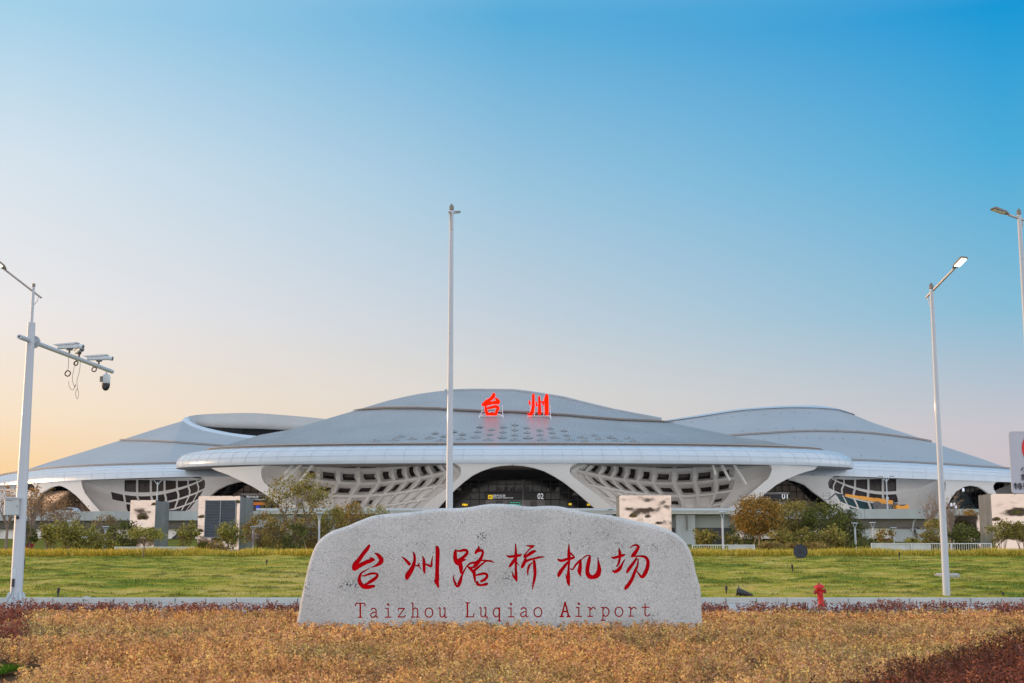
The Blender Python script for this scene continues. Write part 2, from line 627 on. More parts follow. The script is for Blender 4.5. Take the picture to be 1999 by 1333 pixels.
def sprigs(name, x, y, h, nl, ll, cols, weights, spread=0.10, patch=None, up=1.0):
    n = len(x)
    t = RNG.uniform(0.1, 1.0, (n, nl)) ** 0.6
    ang = RNG.uniform(0, 2 * np.pi, (n, nl))
    lean = RNG.normal(0, 0.16, (n, 1, 2))
    cx = x[:, None] + lean[:, :, 0] * t * h[:, None] + np.cos(ang) * 0.01
    cy = y[:, None] + lean[:, :, 1] * t * h[:, None] + np.sin(ang) * 0.01
    cz = t * h[:, None]
    d = np.stack([np.cos(ang), np.sin(ang), RNG.uniform(-0.1, 1.3, (n, nl)) * up], -1)
    N = n * nl
    # every sprig keeps to its own tint, with a few odd leaves
    own = np.repeat(pal(cols, n, weights), nl, axis=0)
    odd = pal(cols, N, weights)
    pick = (RNG.random(N) < 0.25)[:, None]
    col = np.where(pick, odd, own) * RNG.uniform(0.85, 1.15, (N, 1))
    if patch is not None:
        col = col * np.repeat(patch, nl, axis=0)
    L_ = (ll[:, None] * RNG.uniform(0.7, 1.25, (n, nl))).ravel()
    return leaf_mesh(name, np.stack([cx, cy, cz], -1).reshape(-1, 3), d.reshape(-1, 3), L_, L_ * RNG.uniform(.4, .65, N), col, M['leaf'])

def build_bed():
    xs, ys, ll = [], [], []
    for y0, y1, dens, l in ((9.5, 13.6, 50, 0.045), (13.6, 17, 260, 0.035), (17, 22, 175, 0.041), (22, 28, 115, 0.049), (28, 34.6, 80, 0.058)):
        wid = lambda v: v * 0.405 + 8.5
        n = int(dens * (y1 - y0) * 2 * wid((y0 + y1) / 2))
        y = y0 + (y1 - y0) * RNG.random(n)
        x = (RNG.random(n) * 2 - 1) * wid(y)
        xs.append(x); ys.append(y); ll.append(np.full(n, l))
    x, y, ll = map(np.concatenate, (xs, ys, ll))
    # plants stand in clumps with gaps between them
    clump = cnoise(x * 3.2, y * 3.2, 49, 2)
    keep = ~((x > -4.55) & (x < 4.1) & (y > 26.9) & (y < 28.2)) & (clump + 0.12 * RNG.random(len(x)) > 0.455)
    x, y, ll = x[keep], y[keep], ll[keep]
    n = len(x)
    u = cnoise(x * 0.9, y * 0.9, 41, 3)
    h = (0.12 + 0.16 * u + 0.16 * cnoise(x * 3.2, y * 3.2, 49, 2)) * RNG.uniform(0.7, 1.2, n)
    px, py = to_px(x, y, h)
    nz = (cnoise(x * 1.3, y * 1.3, 43, 2) - 0.5)
    # rear edge, right front corner and left edge are planted with the red kind
    far = y > 32.6 + nz * 1.8
    right = (px > 900) & (py > 1333 - (px - 1650) * 0.275 + nz * 30)
    left = (px < 40 + nz * 110) & (py < 1248 + nz * 40) & (py > 1180) & (cnoise(x * 2.0, y * 2.0, 50, 2) > 0.36)
    gap = (px > -170 + nz * 60) & (px < 95 + nz * 60) & (py > 1268 + nz * 20) & (py < 1302)
    lawnc = (px > -130 + nz * 60) & (px < 45 + nz * 30) & (py >= 1296) & (py < 1328)
    red = (far | right | left)
    ok = ~(gap | lawnc)
    w1 = cnoise(x * 0.5, y * 0.35, 45, 3)[:, None]
    w2 = cnoise(x * 0.7, y * 0.5, 46, 3)[:, None]
    patch = 0.82 + 0.5 * w1 * np.array([1.0, 1.0, 1.0]) + (w2 - 0.5) * np.array([0.25, -0.02, -0.25])
    olive = np.clip((cnoise(x * 0.35, y * 0.25, 47, 3)[:, None] - 0.5) * 3, 0, 1)
    patch = patch * (1 - olive * np.array([0.25, 0.06, 0.05]))
    k = ok & ~red
    me = sprigs("ground_cover", x[k], y[k], h[k], 15, ll[k],
                [(230, 180, 114), (206, 152, 98), (232, 184, 104), (188, 130, 90), (138, 98, 66), (210, 158, 122), (162, 142, 84)],
                [.2, .2, .13, .16, .13, .11, .07], patch=patch[k])
    tag(link("ground_cover", me), "mass of tan and orange brown leaved shrublets around the stone", "ground cover", kind="stuff")
    k = ok & red & ~far & ~left
    mixr = cnoise(x[k] * 1.6, y[k] * 1.6, 52, 3)[:, None]
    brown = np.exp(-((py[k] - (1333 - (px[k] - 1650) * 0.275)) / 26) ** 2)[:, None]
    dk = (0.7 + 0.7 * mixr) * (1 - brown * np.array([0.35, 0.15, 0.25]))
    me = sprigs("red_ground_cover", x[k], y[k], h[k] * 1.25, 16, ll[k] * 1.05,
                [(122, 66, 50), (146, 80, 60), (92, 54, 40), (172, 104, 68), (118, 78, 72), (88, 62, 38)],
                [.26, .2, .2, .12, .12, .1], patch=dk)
    tag(link("red_ground_cover", me), "dark red leaved shrublets filling the right front corner", "ground cover", kind="stuff")
    k = ok & (far | left)
    me = sprigs("red_edge_planting", x[k], y[k], h[k] * 1.1 + 0.05, 13, ll[k],
                [(136, 72, 58), (160, 92, 74), (108, 60, 50), (160, 104, 72), (128, 92, 82)], None)
    tag(link("red_edge_planting", me), "low dark red planting along the back edge of the brown bed", "ground cover", kind="stuff")

build_ground()
build_lawn()
build_bed()
# ------------------------------------------------------------------ the inscribed stone
STONE_Y = 27.0
OUT = [(572, 1246), (574.7, 1227), (579, 1208), (585, 1174), (591.5, 1145), (600, 1107), (610.4, 1073.4), (623, 1053), (644, 1037.7), (669, 1029),
       (690, 1021), (715.5, 1010.4), (740.7, 1004), (778.5, 1001), (820.5, 997), (854, 992), (892, 991.5), (917, 989.4), (946.6, 984.4),
       (976, 983), (1005.4, 985), (1034.8, 988.6), (1064, 987), (1089.4, 987.7), (1119, 993.6), (1148, 1000), (1190, 1005), (1232, 1014.6),
       (1274, 1023), (1308, 1034.8), (1329, 1048), (1343.6, 1065), (1354, 1090), (1360.4, 1119.7), (1369, 1149), (1371, 1187), (1371.8, 1216), (1374, 1246)]

def granite():
    m = bpy.data.materials.new("granite")
    m.use_nodes = True
    N, L = m.node_tree.nodes, m.node_tree.links
    b = N["Principled BSDF"]
    b.inputs["Roughness"].default_value = 0.75
    tco = N.new("ShaderNodeTexCoord")
    def noise(scale, det=4):
        n = N.new("ShaderNodeTexNoise")
        n.inputs["Scale"].default_value = scale
        n.inputs["Detail"].default_value = det
        L.new(tco.outputs["Object"], n.inputs["Vector"])
        return n.outputs[0]
    def ramp(src, stops):
        r = N.new("ShaderNodeValToRGB")
        el = r.color_ramp.elements
        while len(el) < len(stops): el.new(0.5)
        for e_, (p, c) in zip(el, stops):
            e_.position = p; e_.color = c
        L.new(src, r.inputs[0])
        return r.outputs[0]
    def mixc(f, a, c):
        x = N.new("ShaderNodeMix"); x.data_type = 'RGBA'
        L.new(f, x.inputs["Factor"]); L.new(a, x.inputs[6])
        if isinstance(c, tuple): x.inputs[7].default_value = c
        else: L.new(c, x.inputs[7])
        return x.outputs[2]
    basec = ramp(noise(26, 6), [(0.3, lin(172, 173, 175)), (0.5, lin(190, 190, 190)), (0.7, lin(208, 207, 205))])
    big = ramp(noise(0.9, 5), [(0.35, lin(164, 165, 162)), (0.65, lin(202, 201, 201))])
    x = N.new("ShaderNodeMix"); x.data_type = 'RGBA'; x.blend_type = 'MIX'
    x.inputs["Factor"].default_value = 0.35
    L.new(basec, x.inputs[6]); L.new(big, x.inputs[7])
    col = x.outputs[2]
    def speck(scale, lo, hi, dens_scale=None):
        v = N.new("ShaderNodeTexNoise")
        v.inputs["Scale"].default_value = scale
        v.inputs["Detail"].default_value = 2
        L.new(tco.outputs["Object"], v.inputs["Vector"])
        return ramp(v.outputs[0], [(lo, (1, 1, 1, 1)), (hi, (0, 0, 0, 1))])
    col = mixc(speck(78, 0.34, 0.41), col, lin(84, 86, 92))
    col = mixc(speck(44, 0.28, 0.33), col, lin(70, 72, 78))
    # sparser darker veins of bigger grains in a few places
    ve = N.new("ShaderNodeMath"); ve.operation = 'MULTIPLY'
    L.new(ramp(noise(1.3, 6), [(0.60, (0, 0, 0, 1)), (0.68, (1, 1, 1, 1))]), ve.inputs[0])
    L.new(ramp(noise(30, 3), [(0.38, (1, 1, 1, 1)), (0.46, (0, 0, 0, 1))]), ve.inputs[1])
    col = mixc(ve.outputs[0], col, lin(62, 64, 70))
    L.new(col, b.inputs["Base Color"])
    bp = N.new("ShaderNodeBump")
    bp.inputs["Strength"].default_value = 0.35
    bp.inputs["Distance"].default_value = 0.01
    L.new(noise(38, 6), bp.inputs["Height"])
    L.new(bp.outputs[0], b.inputs["Normal"])
    return m

# brush strokes traced as centre lines with half widths; units: pixels of two enlargements of the photograph
CH_A = [  # scale 5.879, origin (660, 1040)
 [[(360,143,15),(335,185,21),(290,240,22),(240,310,24),(195,365,28),(185,415,26)],
  [(185,415,26),(250,375,24),(320,340,23),(375,320,22),(428,311,5)], [(362,283,5),(398,302,17),(415,312,10)],
  [(415,232,3),(455,250,17),(495,300,26),(488,340,25),(440,375,14),(375,398,3)],
  [(365,405,3),(310,435,8),(265,465,12),(245,520,18),(252,570,22),(290,615,24),(345,622,24),(416,610,15)],
  [(270,495,5),(310,490,10),(370,470,13),(430,467,13),(452,487,14),(430,520,18),(380,555,20),(330,585,14),(290,605,10)]],
 [[(730,273,4),(760,295,11),(790,325,16),(822,362,20)],
  [(858,212,3),(875,250,13),(880,310,16),(866,370,21),(838,430,27),(800,490,30),(788,528,18)],
  [(885,372,7),(915,378,9),(935,352,7)], [(922,362,11),(948,412,5)],
  [(970,266,5),(985,310,15),(988,380,18),(990,440,14),(1001,467,5)],
  [(1003,358,7),(1040,372,13),(1070,380,14),(1076,330,10),(1086,262,3)],
  [(1133,158,17),(1143,200,23),(1141,300,23),(1138,420,22),(1137,520,24),(1138,570,21),(1152,622,12)], [(1102,538,5),(1125,580,13)]],
 [[(1352,198,14),(1345,240,20),(1345,290,24),(1362,335,27),(1382,368,12)],
  [(1352,208,9),(1400,208,13),(1450,198,16),(1480,208,15),(1476,242,17),(1440,278,18),(1400,305,17),(1365,325,18)],
  [(1385,332,17),(1430,315,17),(1466,305,7)], [(1400,340,20),(1410,400,24),(1412,465,12)],
  [(1476,385,7),(1440,448,10),(1422,490,12),(1398,565,21),(1370,612,17),(1341,568,13),(1326,520,9),(1333,475,3)],
  [(1470,393,8),(1520,350,12),(1580,340,14),(1615,318,16)],
  [(1610,147,4),(1615,178,14),(1590,213,18),(1574,240,9)],
  [(1598,218,10),(1640,202,16),(1662,218,13),(1653,262,15),(1622,320,20),(1580,368,21),(1545,398,13),(1490,393,8)],
  [(1490,395,8),(1530,425,15),(1556,462,13)],
  [(1556,438,14),(1600,402,14),(1650,360,11),(1700,326,9),(1750,324,11),(1790,343,4)], [(1640,316,9),(1700,318,10),(1765,330,10)],
  [(1560,430,19),(1563,480,18),(1575,567,9)],
  [(1570,490,6),(1620,478,13),(1680,467,15),(1712,488,14),(1690,530,17),(1640,558,15)],
  [(1598,558,12),(1602,588,17),(1645,600,13),(1700,588,17),(1718,578,8)]],
]
CH_B = [  # scale 6.247, origin (980, 1040)
 [[(55,275,5),(90,290,15),(150,285,17),(210,275,17),(238,264,9)],
  [(165,135,7),(168,200,12),(168,280,18),(168,380,14),(170,480,16),(172,555,18),(182,592,7)], [(126,478,4),(136,520,12),(163,562,12)],
  [(160,315,15),(130,360,19),(100,400,16),(84,414,9)], [(178,362,10),(207,397,4)],
  [(295,155,5),(340,162,13),(390,160,11)], [(380,168,11),(340,195,9),(300,240,8),(270,280,11),(282,300,15)],
  [(275,300,15),(320,270,19),(370,236,21),(408,220,13)], [(290,318,16),(268,370,21),(247,412,18),(236,428,9)],
  [(272,362,15),(330,330,14),(400,312,13),(460,298,12),(514,293,7)],
  [(368,365,7),(332,400,13),(314,460,13),(316,517,6)],
  [(390,340,17),(398,420,20),(402,500,18),(390,580,16),(378,640,11),(370,692,4)]],
 [[(680,322,11),(720,340,17),(790,322,17),(850,310,17),(884,304,7)],
  [(815,135,5),(815,200,14),(815,280,21),(818,330,16),(812,420,13),(808,520,21),(808,600,21),(819,647,7)], [(838,248,12),(884,300,9)],
  [(802,358,13),(760,410,19),(715,470,23),(692,515,21),(688,536,9)], [(775,505,4),(786,560,8)],
  [(835,440,9),(860,445,9),(900,390,13),(942,342,13)],
  [(955,328,13),(953,400,21),(944,470,25),(957,527,6)],
  [(970,328,6),(1010,290,9),(1045,275,8),(1070,285,13),(1058,340,22),(1044,420,24),(1040,480,25),(1062,528,28),(1110,540,25),(1160,515,32),(1182,460,28),(1180,400,19),(1172,340,9),(1165,295,3)]],
 [[(1330,295,5),(1360,305,14),(1420,290,17),(1470,275,17),(1500,264,7)],
  [(1425,190,7),(1435,240,18),(1435,300,15),(1422,370,13),(1398,412,9)],
  [(1352,460,12),(1380,475,19),(1430,440,23),(1460,390,14),(1485,342,8),(1502,316,3)],
  [(1560,185,4),(1590,160,9),(1630,150,13),(1662,167,16),(1646,207,20),(1608,260,23),(1580,292,14)],
  [(1590,285,11),(1640,285,10),(1700,286,13),(1748,297,17),(1778,345,20),(1772,420,23),(1745,490,25),(1705,538,19),(1660,490,9),(1633,455,5)],
  [(1640,310,13),(1600,370,17),(1555,430,21),(1526,478,15),(1520,490,8)],
  [(1660,320,8),(1650,400,12),(1620,470,18),(1590,550,20),(1550,620,23),(1506,673,21),(1492,680,10)]],
]
NAMES_A = ["", "", ""]

# thin slab-serif letters on a unit cell: x 0..1 (cell width), y 0 baseline, 1 cap height; x-height 0.64
LT = {
 'T': [[(.08,.80),(.12,.98),(.88,.98),(.92,.80)], [(.5,.98),(.5,.02)], [(.32,.02),(.68,.02)]],
 'a': [[(.24,.52),(.34,.62),(.56,.62),(.68,.5),(.68,.12),(.76,.02),(.86,.02)], [(.68,.38),(.36,.32),(.2,.18),(.3,.03),(.5,.03),(.68,.16)]],
 'i': [[(.3,.62),(.54,.62),(.54,.02)], [(.28,.02),(.8,.02)], [(.52,.88),(.545,.90)]],
 'z': [[(.2,.50),(.24,.62),(.76,.62),(.2,.03),(.78,.03),(.82,.16)]],
 'h': [[(.16,.98),(.3,.98),(.3,.02)], [(.14,.02),(.46,.02)], [(.3,.48),(.44,.62),(.62,.62),(.72,.5),(.72,.02)], [(.58,.02),(.88,.02)]],
 'o': [[(.5,.64),(.26,.56),(.16,.33),(.26,.09),(.5,.01),(.74,.09),(.84,.33),(.74,.56),(.5,.64)]],
 'u': [[(.14,.62),(.28,.62),(.28,.16),(.4,.03),(.56,.04),(.72,.2)], [(.58,.62),(.72,.62),(.72,.02),(.88,.02)]],
 'L': [[(.14,.98),(.48,.98)], [(.3,.98),(.3,.02)], [(.14,.02),(.84,.02),(.88,.24)]],
 'q': [[(.72,.5),(.52,.63),(.28,.54),(.18,.32),(.28,.09),(.5,.02),(.72,.16)], [(.72,.64),(.72,-.26)], [(.56,-.26),(.88,-.26)]],
 'A': [[(.5,.98),(.18,.02)], [(.5,.98),(.82,.02)], [(.3,.36),(.7,.36)], [(.06,.02),(.32,.02)], [(.66,.02),(.94,.02)]],
 'r': [[(.16,.62),(.34,.62),(.34,.02)], [(.16,.02),(.58,.02)], [(.34,.42),(.5,.58),(.68,.63),(.82,.52)]],
 'p': [[(.12,.62),(.28,.62),(.28,-.26)], [(.12,-.26),(.46,-.26)], [(.28,.5),(.46,.63),(.7,.56),(.82,.33),(.7,.09),(.48,.02),(.28,.16)]],
 't': [[(.42,.86),(.42,.16),(.54,.03),(.7,.04),(.82,.16)], [(.16,.62),(.78,.62)]],
}
CAPTION = list(zip("Taizhou", (703.4, 730.2, 757, 783.8, 810.5, 837.5, 864))) + list(zip("Luqiao", (917, 943.7, 970, 996.8, 1023, 1050))) + \
          list(zip("Airport", (1103, 1129, 1155, 1181.7, 1208, 1234.5, 1261)))

def stroke_poly(pts, n=5, k=1.04):
    """outline of a brush stroke: (x, y, half width) in photo pixels"""
    c = catmull(pts, n)
    L_, R_ = [], []
    for i, (x, y, w) in enumerate(c):
        a, b = c[max(i - 1, 0)], c[min(i + 1, len(c) - 1)]
        dx, dy = b[0] - a[0], b[1] - a[1]
        d = math.hypot(dx, dy) or 1
        w = max(w * k, 0.12)
        L_.append((x - dy / d * w, y + dx / d * w))
        R_.append((x + dy / d * w, y - dx / d * w))
    def cap(p, q, e, w, flip):
        return [((p[0] + q[0]) / 2 + (p[0] - q[0]) * 0.25 + e[0] * w * 0.6, (p[1] + q[1]) / 2 + (p[1] - q[1]) * 0.25 + e[1] * w * 0.6),
                ((p[0] + q[0]) / 2 - (p[0] - q[0]) * 0.25 + e[0] * w * 0.6, (p[1] + q[1]) / 2 - (p[1] - q[1]) * 0.25 + e[1] * w * 0.6)]
    def dirn(a, b):
        d = math.hypot(b[0] - a[0], b[1] - a[1]) or 1
        return ((b[0] - a[0]) / d, (b[1] - a[1]) / d)
    e1 = dirn(c[-2], c[-1]); e0 = dirn(c[1], c[0])
    return L_ + cap(L_[-1], R_[-1], e1, c[-1][2] * k, 0) + R_[::-1] + cap(R_[0], L_[0], e0, c[0][2] * k, 0)

def build_stone():
    def loc(px, py):
        p = at(px, py, STONE_Y)
        return (p.x, p.z)
    outl = resample(catmull([loc(*p) for p in OUT], 6), 190)
    outl = np.vstack([outl, [[outl[0, 0] * 0.5 + outl[-1, 0] * 0.5, -0.12]]])[:-1]
    outl[0, 1] = outl[-1, 1] = -0.1
    # a little roughness along the edge
    for i in range(3, len(outl) - 3):
        outl[i] += 0.006 * np.array([mnoise.noise((i * 0.4, 0, 0)), mnoise.noise((i * 0.4, 5, 0))])
    cx, cz = 0.0, 0.9
    def inset(d):
        P = outl
        nxt = np.roll(P, -1, 0); prv = np.roll(P, 1, 0)
        t = nxt - prv
        nrm = np.stack([t[:, 1], -t[:, 0]], 1)
        nrm /= np.linalg.norm(nrm, axis=1, keepdims=True) + 1e-9
        s = np.sign(((np.array([cx, cz]) - P) * nrm).sum(1))[:, None]
        Q = P + nrm * s * d
        Q[0, 1] = Q[-1, 1] = P[0, 1]
        Q[0, 0] = P[0, 0] + d; Q[-1, 0] = P[-1, 0] - d
        return Q
    rim = inset(0.10)
    def fy(x, z):          # front face: gently domed and wavy
        e = min(abs(x + 4.4), abs(x - 4.0)) / 4.2
        return STONE_Y - 0.05 * min(1.0, max(e, 0)) - 0.03 * mnoise.noise((x * 0.9, z * 1.1, 3.3)) + 0.05 * max(0, (z - 1.6)) ** 2 * 0.6
    # --- engraved strokes
    glyphs = []
    for grp, sc, ox, oy in ((CH_A, 5.879, 660, 1040), (CH_B, 6.247, 980, 1040)):
        for ch in grp:
            glyphs.append([[loc(*q) for q in stroke_poly([(ox + x / sc, oy + y / sc, w / sc) for x, y, w in s])] for s in ch])
    ncap = len(glyphs)
    for i, (ch, px) in enumerate(CAPTION):
        base_y = 1205.5 - (px - 703) * 0.0045
        ww = 22.0
        hh = 28.5
        cap = []
        for s in LT[ch]:
            pts = [(px - ww / 2 + ww * a, base_y - hh * b) for a, b in s]
            if len(pts) > 3:
                pts = [(q[0], q[1]) for q in catmull(pts, 3)] if ch in 'ahoquprt' else pts
            vert = len(s) == 2 and abs(s[0][0] - s[1][0]) < 0.05
            w = 1.6 if vert or ch in 'A' else 1.15
            if ch == 'i' and s[0] == (.52, .88): w = 2.5
            # polyline of constant width, each span its own little bar so that corners stay square
            for (x0, y0), (x1, y1) in zip(pts, pts[1:]):
                d = math.hypot(x1 - x0, y1 - y0) or 1
                ex, ey = (x1 - x0) / d * w * 0.6, (y1 - y0) / d * w * 0.6
                nx, ny = -(y1 - y0) / d * w, (x1 - x0) / d * w
                cap.append([loc(*q) for q in ((x0 - ex + nx, y0 - ey + ny), (x1 + ex + nx, y1 + ey + ny), (x1 + ex - nx, y1 + ey - ny), (x0 - ex - nx, y0 - ey - ny))])
        glyphs.append(cap)
    verts, edges, faces, owner = [], [], [], []
    def addpoly(P, own):
        o = len(verts)
        if sum(a[0] * b[1] - b[0] * a[1] for a, b in zip(P, P[1:] + P[:1])) < 0:
            P = P[::-1]
        verts.extend(Vector(p) for p in P)
        faces.append(list(range(o, o + len(P))))
        owner.append(own)
    addpoly([tuple(p) for p in rim], -1)
    for gi, g in enumerate(glyphs):
        for P in g:
            addpoly(P, gi)
    for x in np.arange(-4.2, 4.0, 0.16):
        for z in np.arange(0.0, 2.5, 0.16):
            verts.append(Vector((x + 0.03 * (random.random() - .5), z + 0.03 * (random.random() - .5))))
    V, E, Fc, ov, oe, of = mgeo.delaunay_2d_cdt(verts, edges, faces, 1, 1e-5)
    stone = MB()
    red = [MB() for _ in glyphs]
    DEP = 0.03
    P3 = [(v.x, fy(v.x, v.y), v.y) for v in V]
    own = []
    for f, o in zip(Fc, of):
        ids = [owner[i] for i in o]
        g = max([i for i in ids], default=None) if ids else None
        own.append(g)
    edge_use = {}
    for fi, (f, g) in enumerate(zip(Fc, own)):
        if g is None: continue
        for a, b in zip(f, list(f[1:]) + [f[0]]):
            edge_use.setdefault((min(a, b), max(a, b)), []).append((g, a, b))
    maps = [dict() for _ in glyphs]
    sm = {}
    def svert(i):
        if i not in sm:
            sm[i] = len(stone.v); stone.v.append(P3[i])
        return sm[i]
    def rvert(g, i, deep):
        k = (i, deep)
        if k not in maps[g]:
            maps[g][k] = len(red[g].v)
            p = P3[i]
            red[g].v.append((p[0], p[1] + (DEP if deep else 0.0), p[2]))
        return maps[g][k]
    for f, g in zip(Fc, own):
        if g is None: continue
        if g < 0:
            stone.f.append(tuple(svert(i) for i in f)); stone.m.append(0)
        else:
            red[g].f.append(tuple(rvert(g, i, True) for i in f)); red[g].m.append(0)
    for (a, b), us in edge_use.items():
        gs = {u[0] for u in us}
        if -1 in gs and len(gs) > 1:
            g = max(gs)
            red[g].f.append((rvert(g, a, False), rvert(g, b, False), rvert(g, b, True), rvert(g, a, True))); red[g].m.append(0)
    # rounded sides and back
    n = len(outl)
    def ring(d, y):
        Q = inset(d)
        return [(q[0], y + 0.02 * mnoise.noise((q[0] * 2, q[1] * 2, y)), q[1]) for q in Q]
    rows = [[(q[0], fy(q[0], q[1]), q[1]) for q in rim]]
    for k in range(1, 7):
        t = k / 6 * math.pi / 2
        d = 0.10 * (1 - math.sin(t))
        Q = inset(d)
        rows.append([(q[0], fy(q[0], q[1]) + 0.12 * (1 - math.cos(t)), q[1]) for q in Q])
    rows.append(ring(0.0, STONE_Y + 0.55))
    rows.append(ring(0.05, STONE_Y + 0.85))
    rows.append(ring(0.22, STONE_Y + 1.0))
    rows.append(ring(0.6, STONE_Y + 1.05))
    stone.grid(rows, close=True)
    o = len(stone.v)
    stone.v += rows[-1]
    stone.f.append(tuple(range(o, o + n))); stone.m.append(0)
    me = bpy.data.meshes.new("stone_monument")
    me.from_pydata(stone.v, [], stone.f)
    bm = bmesh.new(); bm.from_mesh(me)
    bmesh.ops.remove_doubles(bm, verts=bm.verts, dist=1e-4)
    bmesh.ops.recalc_face_normals(bm, faces=bm.faces)
    bm.to_mesh(me); bm.free()
    me.materials.append(granite())
    me.polygons.foreach_set("use_smooth", [True] * len(me.polygons))
    so = link("stone_monument", me)
    tag(so, "broad grey granite boulder carved with red writing in the brown bed", "monument")
    M['carved_red'] = pmat("carved_red", lin(186, 2, 18), 0.8, var=0.12, scale=9, spec=0.05)
    for g, mb in enumerate(red):
        mb.build("carved_letter" if g >= ncap else "carved_character", M['carved_red'], so, fix=False)

build_stone()
# ------------------------------------------------------------------ airport terminal: middle hall
LIP_C, LIP_A, LIP_F, LIP_B = 262.0, 65.2, 40.0, 46.0      # plan of the eave: centre depth, half width, front and back depth
def lip_xy(t):
    """t 0..2pi round the eave, starting on the left tip and passing the front"""
    c, s = -math.cos(t), -math.sin(t)
    p = 2 / 2.2
    x = 0.5 + LIP_A * math.copysign(abs(c) ** p, c)
    y = LIP_C + (LIP_F if s < 0 else LIP_B) * math.copysign(abs(s) ** p, s)
    return x, y
def lip_y(x):
    u = min(abs(x - 0.5) / LIP_A, 0.9999)
    return LIP_C - LIP_F * (1 - u ** 2.2) ** (1 / 2.2)
def lip_z(y):
    return 16.1 + 1.3 * (y - 222) / 40

def hall_skin(x, z):
    yl = lip_y(x)
    t = min(1.3, max(0.0, (lip_z(yl) - z) / 8.2))
    return yl + 0.5 + 8.5 * t ** 0.85

LW_EAVE = [(-30, 949), (0, 947.5), (33, 945.7), (81.6, 941.6), (163, 937), (255, 933.5), (344, 931), (449, 930), (600, 929), (720, 928.5)]
RW_EAVE = [(1380, 927), (1470, 927), (1553.6, 927.5), (1666, 930), (1755, 933.5), (1831.6, 936), (1970.7, 941), (2040, 944.5), (2090, 948)]
LW_P = [at_z(x, y, 16.1) for x, y in LW_EAVE]
RW_P = [at_z(x, y, 16.1) for x, y in RW_EAVE]
def wing_skin(P):
    tab = [(p.x, p.y) for p in P]
    def f(x, z):
        t = min(1.3, max(0.0, (16.1 - z) / 8.2))
        return interp(x, tab) + 0.5 + 8.0 * t ** 0.85
    return f
lw_skin, rw_skin = wing_skin(LW_P), wing_skin(RW_P)

def on_skin(px, py, skin):
    """point where the line of sight through a photo pixel meets a facade surface"""
    lo, hi = 195.0, 345.0
    for _ in range(50):
        m = (lo + hi) / 2
        p = at(px, py, m)
        if skin(p.x, p.z) > m:
            lo = m
        else:
            hi = m
    return at(px, py, lo)

def strip(P, Q, skin, n=46, m=10):
    """facade surface between two traced edges"""
    A, B = resample(P, n), resample(Q, n)
    rows = []
    for a, b in zip(A, B):
        rows.append([on_skin(*(a + (b - a) * k / m), skin) for k in range(m + 1)])
    return rows

def shell(name, strips, parent, skin, mat, thick=1.1):
    """facade skin pieces; both traced edges get a return so the shell shows its thickness"""
    mb = MB()
    for P, Q in strips:
        rows = []
        for r in strip(P, Q, skin):
            back = Vector((0, thick, 0))
            rows.append([r[0] + back] + [r[0] + back * 0.15] + r + [r[-1] + back * 0.15] + [r[-1] + back])
        mb.grid(rows)
    o = mb.build(name, mat, parent, smooth=False, fix=False)
    o.data.polygons.foreach_set("use_smooth", [True] * len(o.data.polygons))
    o.data.set_sharp_from_angle(angle=math.radians(35))
    return o

